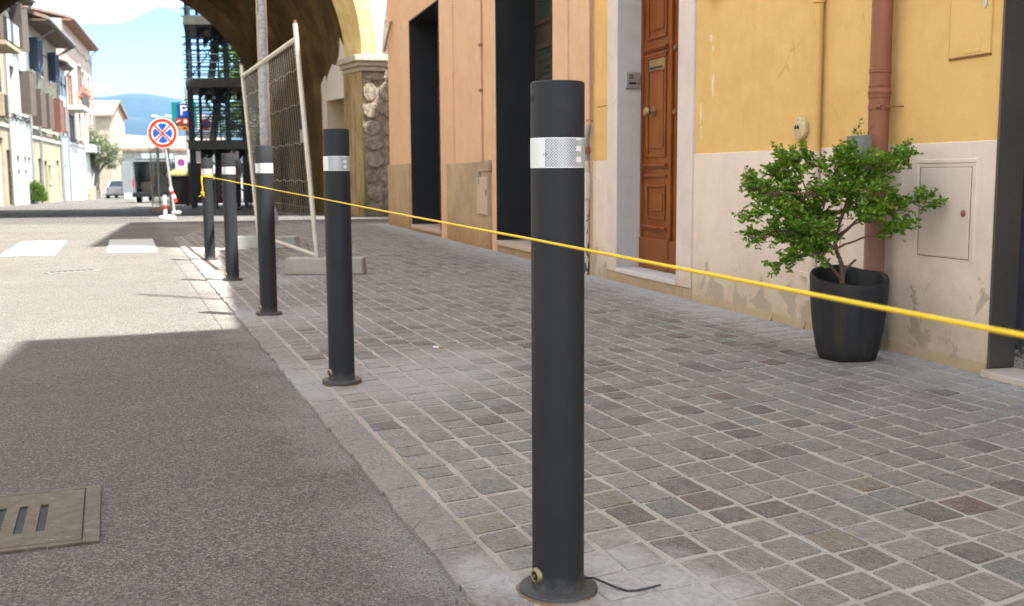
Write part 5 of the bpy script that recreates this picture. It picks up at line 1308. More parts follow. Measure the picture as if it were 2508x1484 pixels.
for i, (x, y) in enumerate(((-10.15, 35.7), (-9.75, 37.4), (-9.25, 35.6), (-9.05, 37.6), (-8.65, 36.0), (-10.1, 38.0))):
    MB().tube([(x, y, zg - .1), (x, y, 8.6)], 0.028, 6).build('pole', M['scaf'], scf)
for lv in (1.72, 3.68, 5.62):      # dust sheets slung under the decks
    for x0, x1, yy, dz in ((-10.1, -9.0, 35.6, .45), (-9.3, -8.0, 37.2, .75), (-10.6, -9.6, 38.0, .35)):
        mb = MB(); n = 8; top_ = [(x0 + (x1 - x0) * k / n, yy, lv - .01) for k in range(n + 1)]; bot = [(x0 + (x1 - x0) * k / n, yy + .15 * sin(k * 1.3), lv - dz * (.55 + .45 * sin(k * 1.1 + x0))) for k in range(n + 1)]
        for k in range(n): mb.face([top_[k], top_[k + 1], bot[k + 1], bot[k]])
        mb.build('dust_sheet', M['sheet'], scf, smooth=True)
# maroon hoarding panels behind the scaffold foot (pale vertical marks only)
def hoard():
    t = NT('maroon_hoarding'); p = t.pos(); n = t.noise(t.mapping(p, sc=(3.2, 3.2, 7)), 1.0, 3.0, 0.6); s = t.sep(p)
    st = t.math('ABSOLUTE', t.math('SUBTRACT', t.math('FRACT', t.math('MULTIPLY', s[0], 1.35)), 0.5))
    m = t.math('MULTIPLY', t.mr(st, 0.16, 0.12), t.mr(n, 0.46, 0.52))
    M['hoarding'] = t.done(t.mix(m, (0.07, 0.016, 0.018), (0.30, 0.28, 0.28)), 0.6)
hoard()
hb = thing('hoarding', (-10.5, 40.5, gz(40)), 'maroon and white hoarding panels behind the scaffold foot', 'hoarding')
for k in range(4):
    x = -11.6 + k * 1.02
    MB().box((x, 40.6 - k * .02, gz(40) + .85), (0.94, .05, 1.5)).build('panel', M['hoarding'], hb, bevel=0.01)
    MB().box((x, 40.6 - k * .02, gz(40) + 2.0), (0.94, .05, 0.72)).build('panel', M['white_plaster'], hb, bevel=0.01)
# rear house on the right beyond the gate (in shade)
rh = thing('corner_house', RF.P(5, 0, gz(36)), 'dark shaded stone house behind the scaffold', 'house')
mb = MB(); mb.facade(RF, 0.0, 11.0, -1.0, 10.0, -1.6, [(2.0, 3.2, 0.5, 2.6), (6.0, 7.0, 3.4, 5.0), (2.2, 3.2, 3.6, 5.2)], 0.25); mb.build('wall', M['rubble'], rh)
for h in ((2.0, 3.2, 0.5, 2.6), (6.0, 7.0, 3.4, 5.0), (2.2, 3.2, 3.6, 5.2)): MB().fbox(RF, h[0], h[1], -1.87, -1.84, h[2], h[3]).build('window', M['dark_metal'], rh)
body(rh, 0.01, 10.99, 10.0, 7.0, M['rubble'], -1.6, F=RF, zb=-1.0)

# parking guide board
pbx, pby = -13.15, 43.0; zb = gz(pby)
pk = thing('parking_board', (pbx, pby, zb), 'teal parking guide board with white P and orange lights on a grey post', 'parking sign')
MB().box((pbx + .40, pby + .05, 2.0), (0.13, .13, 4.6)).build('post', M['galv'], pk)
bdp = MB().box((pbx + .32, pby, 3.28), (0.98, .10, 0.95)).build('board', M['sign_teal'], pk, bevel=0.02)
MB().box((pbx + .30, pby - .055, 3.43), (0.46, .02, 0.58)).build('blue_field', M['sign_navy'], bdp)
mb = MB(); text_mb(mb, 'P', 0.55, (pbx + .31, pby - .070, 3.40), (1.15, 0, 0), (0, 0, 1)); mb.build('letter', M['white_paint'], bdp, fix=False)
mb = MB(); mb.prism([(pbx + .10, pby - .07, 3.64), (pbx + .31, pby - .07, 3.74), (pbx + .52, pby - .07, 3.64), (pbx + .31, pby - .07, 3.70)], [(pbx + .10, pby - .08, 3.64), (pbx + .31, pby - .08, 3.74), (pbx + .52, pby - .08, 3.64), (pbx + .31, pby - .08, 3.70)]); mb.build('roof_mark', M['white_paint'], bdp, fix=False)
for k in range(2):
    MB().box((pbx + .09 + k * .27, pby - .056, 2.99), (0.235, .02, 0.22)).build('red_square', M['sign_red'], bdp)
MB().tube([(pbx + .02, pby - .07, 2.95), (pbx + .16, pby - .07, 3.03)], 0.018, 5).build('white_mark', M['white_paint'], bdp)
MB().box((pbx + .36, pby - .07, 2.99), (0.10, .012, 0.14)).build('white_mark', M['white_paint'], bdp)
ledm = NT('amber_leds'); em = ledm.b; p_ = ledm.pos(); dn = ledm.noise(ledm.mapping(p_, sc=(14, 1, 9)), 1.0, 2.0)
em.inputs['Base Color'].default_value = (0.02, 0.01, 0.005, 1); em.inputs['Emission Color'].default_value = (1.0, 0.28, 0.02, 1); ledm.lk(ledm.mr(dn, 0.42, 0.5, 0.0, 0.22), em.inputs['Emission Strength'])
MB().box((pbx + .36, pby - .02, 2.73), (0.62, .09, 0.15)).build('led_display', ledm.m, pk, bevel=0.01)
# small no parking plates on posts
def plate(x, y, z, w, h, label, dark=False):
    o = thing('parking_plate', (x, y, gz(y)), label, 'road sign', 'small no parking plates beyond the gate')
    MB().tube([(x, y + .03, gz(y)), (x, y + .03, z + h / 2)], 0.03, 8).build('post', M['galv'], o)
    b = MB().box((x, y, z), (w, .02, h)).build('plate', M['white_paint'], o, bevel=0.01)
    mb = MB(); disc(mb, (x, y - .012, z + h * .12), w * .32, .002, 24, r0=w * .22); mb.build('red_ring', M['sign_red'], b); mb = MB(); disc(mb, (x, y - .012, z + h * .12), w * .215, .002, 24); mb.build('purple_field', M['purple'], b)
plate(-13.0, 45.0, 2.05, 0.5, 0.62, 'small white no parking plate under the parking board, the higher of two')
plate(-14.1, 46.5, 1.35, 0.5, 0.72, 'small white no parking plate above the bin, the lower of two')
plate(-11.6, 41.5, 2.7, 0.62, 0.9, 'white no parking plate seen through the scaffold poles')
# dark street bin with yellow lid
bx, by = -12.75, 42.0; zb = gz(by)
bn = thing('street_bin', (bx, by, zb), 'tall black waste container with a yellow lid beyond the gate', 'waste bin')
mb = MB(); mb.hexa([(bx - .36, by - .4, zb + .05), (bx + .36, by - .4, zb + .05), (bx + .36, by + .4, zb + .05), (bx - .36, by + .4, zb + .05), (bx - .42, by - .46, zb + 1.15), (bx + .42, by - .46, zb + 1.15), (bx + .42, by + .46, zb + 1.15), (bx - .42, by + .46, zb + 1.15)]); mb.build('tub', M['black_plastic'], bn, bevel=0.03)
mb = MB(); mb.hexa([(bx - .45, by - .5, zb + 1.16), (bx + .45, by - .5, zb + 1.16), (bx + .45, by + .5, zb + 1.30), (bx - .45, by + .5, zb + 1.30), (bx - .42, by - .46, zb + 1.24), (bx + .42, by - .46, zb + 1.24), (bx + .42, by + .46, zb + 1.42), (bx - .42, by + .46, zb + 1.42)]); mb.build('lid', M_('lid_yellow', (0.17, 0.125, 0.015), 0.5), bn, bevel=0.02)
for dx in (-.3, .3): MB().lathe((bx + dx, by - .3, zb), [(.07, 0), (.07, .06)], 12).build('wheel', M['black'], bn)
# fence panels standing along the road beyond the gate
fence_panel(Vector((-9.45, 30.0, gz(30))), Vector((-10.8, 33.3, gz(33))), Vector((0.02, 0, 2.0)), 'mesh fence panel behind the no stopping sign, nearer of two', 'fence panels beyond the arch', n_w=40)
fence_panel(Vector((-10.84, 33.4, gz(33))), Vector((-12.15, 36.7, gz(36.7))), Vector((-0.02, 0, 2.0)), 'mesh fence panel behind the no stopping sign, farther of two', 'fence panels beyond the arch', n_w=40)
for x, y, lb in ((-9.7, 30.2, 'concrete fence foot on the road behind the no stopping sign'),):
    fence_foot((x, y, gz(y)), 0.2, lb, M['concrete'])

# twin street lamp far behind the sign
lp_ = thing('street_lamp', (-21.1, 66, gz(66)), 'slim street lamp with twin white heads above the no stopping sign', 'street lamp')
MB().tube([(-21.1, 66, gz(66)), (-21.1, 66, 4.45)], 0.05, 8).build('pole', M['galv'], lp_)
for dx in (-.36, .36):
    MB().tube([(-21.1, 66, 4.4), (-21.1 + dx, 66, 4.48)], 0.03, 6).build('arm', M['galv'], lp_)
    MB().lathe((-21.1 + dx * 1.1, 66, 4.32), [(0.05, 0), (0.20, .03), (0.22, .12), (0.14, .2), (0.03, .22)], 14).build('lamp_head', M['concrete_grey'], lp_, smooth=True)

# ------------------------------------------------------------------ foliage builders
def crown(mb, c, R, n, L, hole=0.35, seed=0):
    rs = random.Random(seed); k = 0
    while k < n:
        p = Vector((rs.uniform(-1, 1), rs.uniform(-1, 1), rs.uniform(-1, 1)))
        r = p.length
        if r > 1 or r < 0.25: continue
        q = Vector((c[0] + p.x * R[0], c[1] + p.y * R[1], c[2] + p.z * R[2]))
        if mnoise.noise(q * (2.2 / max(R))) + 0.25 * mnoise.noise(q * (6.0 / max(R))) < hole - 0.75 + r * 0.45: continue
        leaf_cards(mb, q, L * rs.uniform(.7, 1.3), L * rs.uniform(.45, .7)); k += 1
def tree(name, loc, label, trunk_h, blobs, leaf, L, n, tr=0.18, group=None, seed=1):
    t = thing(name, loc, label, 'tree', group); rs = random.Random(seed); l = Vector(loc)
    mb = MB(); mb.tube([l + Vector((0, 0, -.1)), l + Vector((.05 * tr, 0, trunk_h * .5)), l + Vector((.1, 0, trunk_h))], [tr * 1.3, tr, tr * .8], 10); mb.build('trunk', M['bark_grey'], t, smooth=True)
    for c, R in blobs:
        e = l + Vector(c); mb = MB(); s = l + Vector((.1, 0, trunk_h * .92)); m = s.lerp(e, .5) + Vector((rs.uniform(-.2, .2), rs.uniform(-.2, .2), .1))
        mb.tube([s, m, e], [tr * .6, tr * .35, tr * .1], 7); mb.build('limb', M['bark_grey'], t, smooth=True)
    mb = MB(); tot = sum(R[0] * R[1] * R[2] for c, R in blobs)
    for i, (c, R) in enumerate(blobs): crown(mb, l + Vector(c), R, int(n * R[0] * R[1] * R[2] / tot) + 60, L, seed=seed * 17 + i)
    tag(mb.build('crown', leaf, t, fix=False), kind='stuff')
    return t
tree('olive_tree', (-30.2, 79.0, gz(79)), 'grey green olive tree with forked trunk at the end of the street', 1.9,
     [((-.75, 0, 3.6), (1.0, 1.0, 1.5)), ((.5, 0, 3.4), (1.1, 1.0, 1.3)), ((1.15, .2, 3.0), (.85, .9, 1.0)), ((-.2, 0, 4.4), (.8, .8, .9)), ((-1.1, 0, 4.6), (.6, .6, .8))], M['olive_leaf'], 0.16, 3600, 0.20, seed=3)
for k, (x, y, s, lb) in enumerate(((-13.6, 56, .95, 'green leafy tree whose edge shows left of the scaffold'), (-11.0, 52, .95, 'green leafy tree seen through the middle of the scaffold'), (-15.2, 66, 1.2, 'tall green leafy tree behind the other two, beyond the scaffold'))):
    tree('leafy_tree', (x, y, gz(y)), lb, 2.6 * s, [((0, 0, 5.2 * s), (2.2 * s, 2 * s, 2.4 * s)), ((1.3 * s, 0, 6.8 * s), (2.0 * s, 2 * s, 2.0 * s)), ((-.6 * s, 0, 8.6 * s), (1.6 * s, 1.6 * s, 1.8 * s)), ((1.5 * s, .2, 3.8 * s), (1.6 * s, 1.5 * s, 1.5 * s))], M['tree_leaf'], 0.24, 3800, 0.2, 'trees beyond the scaffold', 5 + k)
# bushy plant by the houses on the left
bu = thing('bush', (-22.5, 51.3, gz(51.3)), 'bright green oleander bush at the foot of the pale houses', 'bush')
mb = MB()
for k in range(1500):
    a = random.uniform(0, 2 * pi); r = sqrt(random.random()); h = random.random()
    rr = r * (0.95 * (1 - .45 * h * h)) * 0.48
    leaf_cards(mb, (-22.5 + rr * cos(a), 51.3 + rr * sin(a), gz(51.3) + .08 + h * 0.95 * (1 - .25 * r)), random.uniform(.14, .24), .035, (cos(a) * r, sin(a) * r, .7 + random.gauss(0, .3)))
tag(mb.build('foliage', M['bush_leaf'], bu, fix=False), kind='stuff')
for k in range(7): a = k * .9; MB().tube([(-22.5 + .1 * cos(a), 51.3 + .1 * sin(a), gz(51.3) - .05), (-22.5 + .25 * cos(a), 51.3 + .25 * sin(a), gz(51.3) + .6)], .02, 5).build('stem', M['bark_grey'], bu)
# ------------------------------------------------------------------ house fronts across the street beyond the gate
def facade_mat(name, c, stain=0.15):
    t = NT(name); p = t.pos(); n = t.noise(p, 0.5, 5.0, 0.6); m = t.noise(t.mapping(p, sc=(3, 3, .5)), 1.0, 5.0, 0.65); q = t.noise(p, 1.6, 5.0, 0.7, .6)
    c0 = c
    M[name] = t.done(t.ramp(t.math('ADD', t.math('MULTIPLY', n, .5), t.math('MULTIPLY', m, .5)), ((0.3, sc3(c0, 1 - stain)), (0.55, c0), (0.75, sc3(c0, 1.05)))), 0.9, t.bump(m, 0.15, 0.02), 0.0, 0.2)
    t.lk(t.mix(t.mr(q, 0.50, 0.66, 0.0, 0.55), t.b.inputs['Base Color'].links[0].from_socket, sc3(c0, 0.5)), t.b.inputs['Base Color'])
for nm, c, st in (('f_cream', (0.40, 0.34, 0.23), .3), ('f_white', (0.50, 0.49, 0.45), .25), ('f_sand', (0.36, 0.305, 0.20), .3), ('f_blue', (0.42, 0.47, 0.49), .2), ('f_pink', (0.44, 0.33, 0.26), .25), ('f_stone', (0.34, 0.28, 0.20), .25), ('f_grey', (0.40, 0.41, 0.42), .2), ('f_eave', (0.24, 0.125, 0.085), .25), ('f_tan', (0.34, 0.27, 0.18), .3)): facade_mat(nm, c, st)
M['shut_brown'] = M_('shutter_brown', (0.10, 0.075, 0.06), 0.7, var=.2); M['shut_blue'] = M_('shutter_blue', (0.05, 0.06, 0.10), 0.7, var=.2)
M['shut_red'] = M_('shutter_red', (0.16, 0.075, 0.055), 0.7, var=.2); M['glass'] = M_('window_glass', (0.03, 0.035, 0.04), 0.08, var=.1)
def far_house(name, label, s0, s1, zt, wmat, wins, LF=LF, group='old houses along the street beyond the arch', ov=0.5, eave='eave_wood', o=0.0, rear=8.0, roofslope=0.3, doors=(), ground=None, gtop=3.2):
    zb = gz(LF.P((s0 + s1) / 2, 0, 0).y) - 0.25
    h = thing(name, LF.P((s0 + s1) / 2, o, zb), label, 'house', group)
    holes = [(w[0] - w[2] / 2, w[0] + w[2] / 2, w[1], w[1] + w[3]) for w in wins] + [(d[0] - d[2] / 2, d[0] + d[2] / 2, zb + .2, zb + .2 + d[3]) for d in doors]
    up = [q for q in holes if q[2] >= gtop - .2]; lo = [q for q in holes if q[2] < gtop - .2]
    if ground:
        MB().facade(LF, s0, s1, gtop, zt, o, up, 0.2).build('wall', wmat, h); MB().facade(LF, s0, s1, zb, gtop, o + .02, lo, 0.2).build('lower_wall', ground, h)
        MB().fbox(LF, s0, s1, o, o + .08, gtop - .05, gtop + .08).build('string_course', M['f_white'], h)
    else: MB().facade(LF, s0, s1, zb, zt, o, holes, 0.2).build('wall', wmat, h)
    for s in (s0 + .004, s1 - .004): MB().prism([LF.P(s - .002, o - .01, zb), LF.P(s - .002, o - rear, zb), LF.P(s - .002, o - rear, zt + .2), LF.P(s - .002, o - .01, zt)], [LF.P(s + .002, o - .01, zb), LF.P(s + .002, o - rear, zb), LF.P(s + .002, o - rear, zt + .2), LF.P(s + .002, o - .01, zt)]).build('end_wall', wmat, h)
    mb = MB(); a = o + ov; b = o - rear * .5; zr = zt + (a - b) * roofslope; c = o - rear - ov
    for (p0_, z0_), (p1_, z1_) in (((a, zt), (b, zr)), ((b, zr), (c, zt))):
        mb.hexa([LF.P(s0, p0_, z0_), LF.P(s0, p1_, z1_), LF.P(s1, p1_, z1_), LF.P(s1, p0_, z0_), LF.P(s0, p0_, z0_ + .16), LF.P(s0, p1_, z1_ + .16), LF.P(s1, p1_, z1_ + .16), LF.P(s1, p0_, z0_ + .16)])
    r = mb.build('roof', M['roof'], h)
    MB().fbox(LF, s0 + .01, s1 - .01, o + .01, o + ov - .02, zt - .10, zt - .004).build('eave', M[eave], r)
    MB().tube([LF.P(s0, o + ov + .05, zt + .05), LF.P(s1, o + ov + .05, zt + .05)], 0.07, 8).build('gutter', M['zinc'], r)
    for w in wins:
        s, z, ww, hh = w[:4]; sm = w[4] if len(w) > 4 else None; mode = w[5] if len(w) > 5 else 'open'
        f = MB()
        for q in ((s - ww / 2 - .09, s + ww / 2 + .09, z - .12, z - .002), (s - ww / 2 - .07, s + ww / 2 + .07, z + hh + .002, z + hh + .09)): f.fbox(LF, q[0], q[1], o + .001, o + .07, q[2], q[3])
        wd = f.build('window', M['f_white'], h)
        MB().fbox(LF, s - ww / 2, s + ww / 2, o - .18, o - .15, z, z + hh).build('pane', M['glass'], wd)
        MB().fbox(LF, s - .03, s + .03, o - .149, o - .12, z, z + hh).build('mullion', M['f_white'], wd)
        if sm:
            if mode == 'open':
                for sg_, e in ((-1, s - ww / 2), (1, s + ww / 2)):
                    mb = MB(); mb.hexa([LF.P(e, o + .02, z), LF.P(e + sg_ * .20, o + .02 + ww * .47, z), LF.P(e + sg_ * .24, o + ww * .46, z), LF.P(e + sg_ * .04, o + .01, z), LF.P(e, o + .02, z + hh), LF.P(e + sg_ * .20, o + .02 + ww * .47, z + hh), LF.P(e + sg_ * .24, o + ww * .46, z + hh), LF.P(e + sg_ * .04, o + .01, z + hh)]); mb.build('shutter', M[sm], wd)
            elif mode == 'flat':
                for e in (s - ww / 2 - ww * .5, s + ww / 2): MB().fbox(LF, e, e + ww * .5, o + .02, o + .06, z, z + hh).build('shutter', M[sm], wd)
            else: MB().fbox(LF, s - ww / 2, s + ww / 2, o - .06, o - .02, z, z + hh).build('shutter', M[sm], wd)
    for d in doors:
        dz = zb + .2; dd = MB().fbox(LF, d[0] - d[2] / 2, d[0] + d[2] / 2, o - .15, o - .10, dz, dz + d[3]).build('door', M[d[4]], h)
        MB().fbox(LF, d[0] - .02, d[0] + .02, o - .099, o - .08, dz, dz + d[3]).build('door_strip', M['black'], dd)
    for zc, sag in ((zt - 1.0, .12), (gtop + .25, .10), (gtop + .38, .06)):
        MB().tube([LF.P(s0 + (s1 - s0) * k / 10, o + .05, zc - sag * sin(k * 2.6) - sag * .5) for k in range(11)], 0.022, 5).build('cable', M['black'], h)
    MB().tube([LF.P(s1 - .35, o + ov, zt), LF.P(s1 - .35, o + .1, zt - .5), LF.P(s1 - .35, o + .1, zb)], .05, 7).build('downpipe', M['zinc'], h)
    return h
ha = far_house('street_house', 'cream house with green ledge and dark garage door, nearest of the row on the left', -9.0, 4.0, 8.6, M['f_cream'],
    [(1.6, 3.6, 1.0, 1.7, 'shut_brown', 'flat'), (1.0, 6.0, 1.1, 1.9, 'shut_brown', 'open'), (-3.0, 3.6, 1.0, 1.7, 'shut_brown', 'flat')], doors=[(-0.9, 0, 1.5, 2.75, 'black'), (1.35, 0, 2.0, 2.75, 'f_grey'), (3.4, 0, .7, 2.3, 'shut_brown')], ground=M['f_tan'], gtop=2.95)
b_ = MB().fbox(LF, -1.5, 1.9, 0.0, 0.95, 5.75, 5.90).build('balcony', M['f_tan'], ha)
mb = MB()
for k in range(18): mb.tube([LF.P(-1.45 + k * .195, .9, 5.9), LF.P(-1.45 + k * .195, .9, 6.8)], .014, 4)
mb.tube([LF.P(-1.5, .9, 6.8), LF.P(1.9, .9, 6.8)], .022, 6); mb.tube([LF.P(1.9, .05, 6.8), LF.P(1.9, .9, 6.8)], .022, 6); mb.build('railing', M['black'], b_)
for s, c in ((-.9, 'f_white'), (-.2, 'shut_blue'), (.45, 'f_blue'), (1.1, 'f_white')): MB().fbox(LF, s, s + .5, .93, .96, 5.98, 6.75).build('laundry', M[c], b_)
ac = MB().fbox(LF, -.6, .9, 0.02, 0.62, 3.15, 4.05).build('air_conditioner', M['f_tan'], ha, bevel=.03)
MB().fbox(LF, -.55, .15, 0.621, 0.64, 3.2, 4.0).build('grille', M['black'], ac)
far_house('street_house', 'narrow white house with a pale green edge, second of the row', 4.05, 10.0, 8.9, M['f_white'],
    [(5.6, 3.7, 1.0, 1.9, None), (8.2, 3.7, 1.0, 1.9, 'shut_brown', 'open'), (6.6, 6.4, 1.1, 1.9, 'shut_brown', 'open'), (6.0, 1.3, .5, .5, None), (8.0, 1.3, .5, .5, None)], doors=[(9.2, 0, .9, 2.2, 'f_white')])
hc = far_house('street_house', 'sand coloured house with deep dark eaves and open blue shutters', 10.05, 21.7, 8.25, M['f_sand'],
    [(11.6, 6.0, .95, 1.5, 'shut_blue', 'open'), (14.6, 6.0, .9, 1.5, 'shut_blue', 'flat'), (18.2, 6.0, .9, 1.5, 'shut_blue', 'open'), (11.5, 3.3, 1.0, 1.75, 'shut_brown', 'open'), (14.4, 3.3, 1.0, 1.75, 'shut_brown', 'open'), (18.6, 3.3, 1.05, 1.8, 'shut_red', 'open'), (16.0, .6, .6, .9, None)], ov=1.0, doors=[(12.5, 0, 1.1, 2.3, 'f_white'), (14.6, 0, 1.0, 2.2, 'shut_brown'), (19.5, 0, 1.2, 2.3, 'f_white')], ground=M['f_sand'], gtop=2.75)
for s in (12.9, 20.9): MB().tube([LF.P(s, .95, 8.1), LF.P(s, .1, 7.55), LF.P(s, .08, -.4)], .05, 7).build('downpipe', M['zinc'], hc)
far_house('street_house', 'narrow pale blue house with a small eave', 21.75, 25.0, 7.3, M['f_blue'], [(23.4, 3.4, .9, 1.6, 'shut_red', 'flat'), (23.4, 5.4, .8, 1.2, None)], ov=.5, doors=[(23.4, 0, 1.0, 2.2, 'f_grey')])
he = far_house('street_house', 'tall pink house with wide terracotta eaves and flower balcony, farthest of the row', 25.05, 42.0, 10.3, M['f_pink'],
    [(27.5, 3.0, 1.0, 1.7, 'shut_blue', 'flat'), (27.5, 5.3, 1.0, 1.9, 'shut_red', 'flat'), (33.5, 6.6, 1.0, 1.7, 'shut_brown', 'flat'), (32.5, 3.4, 1.0, 1.6, None), (36.0, 6.4, 1.0, 1.7, None), (36.0, 3.4, 1.0, 2.0, None), (39.8, 6.4, 1.0, 1.7, None), (39.8, 3.4, 1.0, 2.0, None)], ov=0.6, eave='f_eave', doors=[(33.5, 0, 1.4, 2.6, 'f_white'), (39.5, 0, 1.4, 2.6, 'f_white')], ground=M['f_white'], gtop=2.9, roofslope=.22)
bb = MB().fbox(LF, 25.4, 29.6, 0.0, 0.95, 4.95, 5.2).build('balcony', M['f_white'], he)
mb = MB()
for k in range(20): mb.tube([LF.P(25.45 + k * .215, .9, 5.2), LF.P(25.45 + k * .215, .9, 6.0)], .016, 4)
mb.tube([LF.P(25.4, .9, 6.0), LF.P(29.6, .9, 6.0)], .025, 6); mb.build('railing', M['frame_metal'], bb)
MB().fbox(LF, 34.5, 42.2, 0.02, .55, 2.55, 3.1).build('cornice', M['f_white'], he, bevel=.06)
MB().fbox(LF, 34.5, 42.1, 0.02, .30, -1.3, .2).build('base_course', M['f_stone'], he, bevel=.03)
mb = MB(); c = LF.P(32.0, .45, 6.15)
for k in range(260):
    p = c + Vector((random.gauss(0, .17), random.gauss(0, .22), random.gauss(0, .24))); leaf_cards(mb, p, .14, .1); tv = 0.2 + 0.3 * random.random() if p.z > c.z - .12 else .95
    mb.a['tint'][-6:] = [tv] * 6
tag(mb.build('flower_box', M['flower'], he, fix=False), kind='stuff')

# houses facing the shaded pavement, just left of the view
OF = Frame(-8.7, 8.0, (-0.27354, 0.96186), (0.96186, 0.27354))
far_house('opposite_house', 'cream house facing the pavement from the left side of the road', -18.0, 1.0, 8.6, M['white_plaster'], [(-14 + k * 3.4, 4.2, 1.0, 1.7, 'shut_brown', 'flat') for k in range(5)] + [(-12.3, .9, 1.0, 1.5, None), (-5.5, .9, 1.0, 1.5, None)], LF=OF, group='houses on the left just out of view', doors=[(-9, 0, 1.2, 2.4, 'shut_brown')])
far_house('opposite_house', 'ochre house facing the orange house from the left side of the road', 1.05, 14.0, 9.6, M['ochre'], [(3 + k * 3.2, 4.4, 1.0, 1.7, 'shut_blue', 'flat') for k in range(4)] + [(4.5, .9, 1.0, 1.5, None)], LF=OF, group='houses on the left just out of view', doors=[(9, 0, 1.2, 2.4, 'shut_brown')])

# church-like stone building, white houses
def gable_house(name, label, cat, c, w, dpt, ze, zr, rz, wm, wins=(), zb=-1.4, ov=.35):
    h = thing(name, (c[0], c[1], zb), label, cat); Mr = Matrix.Rotation(rz, 3, 'Z')
    def T(x, y, z): q = Mr @ Vector((x, y, 0)); return Vector((c[0] + q.x, c[1] + q.y, z))
    mb = MB(); a = w / 2; b = dpt / 2
    mb.face([T(-a, -b, zb), T(a, -b, zb), T(a, -b, ze), T(-a, -b, ze)]); mb.face([T(-a, b, zb), T(a, b, zb), T(a, b, ze), T(-a, b, ze)])
    for s in (-a, a): mb.face([T(s, -b, zb), T(s, b, zb), T(s, b, ze), T(s, 0, zr), T(s, -b, ze)])
    mb.build('wall', wm, h)
    mb = MB(); k = (zr - ze) / b
    for sg_ in (-1, 1):
        y1 = sg_ * (b + ov); z1 = ze - ov * k
        mb.hexa([T(-a - ov, y1, z1), T(a + ov, y1, z1), T(a + ov, 0, zr), T(-a - ov, 0, zr), T(-a - ov, y1, z1 + .2), T(a + ov, y1, z1 + .2), T(a + ov, 0, zr + .2), T(-a - ov, 0, zr + .2)])
    mb.build('roof', M['roof'], h)
    for x, z, ww, hh in wins:
        q = MB(); q.hexa([T(x - ww / 2, -b - .05, z), T(x + ww / 2, -b - .05, z), T(x + ww / 2, -b + .05, z), T(x - ww / 2, -b + .05, z), T(x - ww / 2, -b - .05, z + hh), T(x + ww / 2, -b - .05, z + hh), T(x + ww / 2, -b + .05, z + hh), T(x - ww / 2, -b + .05, z + hh)]); q.build('window', M['glass'], h)
    return h
gable_house('stone_church', 'tall tan stone building with tiled roof behind the olive tree', 'church', (-46.4, 114, 0), 10.5, 5.0, 7.2, 8.6, radians(4), M['f_stone'], [(-1.5, 3.0, .8, 1.6)])
gable_house('white_house', 'low white house with tiled gable roof left of the round sign', 'house', (-43.3, 124, 0), 7.0, 7.0, 4.4, 5.4, radians(78), M['f_white'], [])
gable_house('white_house', 'low white house with a long tiled eave behind the white van', 'house', (-39.2, 118, 0), 9.5, 5.0, 2.9, 3.9, radians(-6), M['f_white'], [(-2.2, .4, .9, 1.1), (1.5, .4, .9, 1.1)])
gable_house('white_house', 'pale house behind the small parking plates', 'house', (-26.6, 86, 0), 7.0, 6.0, 2.9, 3.8, radians(12), M['f_white'], [(-2.2, .2, .9, 1.3), (0.2, .2, .9, 1.3), (2.2, .2, .8, 1.3)])

# ------------------------------------------------------------------ vehicles
def car_paint(name, c): 
    t = NT(name); t.b.inputs['Coat Weight'].default_value = 0.6; M[name] = t.done(c, 0.35, None, 0.0, 0.5)
car_paint('car_white', (0.70, 0.70, 0.70)); car_paint('car_grey', (0.13, 0.135, 0.14)); car_paint('van_white', (0.17, 0.18, 0.19))
M['tail_light'] = M_('tail_light', (0.45, 0.02, 0.03), 0.25, var=.05)
M['tyre'] = M_('tyre', (0.012, 0.012, 0.012), 0.8, var=.1)
def wheel(par, T, x, y, z, r, w):
    def ringpts(rr, yy, n=20): return [T(x + yy, y + rr * cos(2 * pi * k / n), z + rr * sin(2 * pi * k / n)) for k in range(n)]
    mb = MB(); mb.prism(ringpts(r, -w / 2), ringpts(r, w / 2)); wh = mb.build('wheel', M['tyre'], par, bevel=.02)
    mb = MB(); mb.prism(ringpts(r * .62, -w / 2 - .005), ringpts(r * .62, w / 2 + .005)); mb.build('rim', M['galv'], wh)
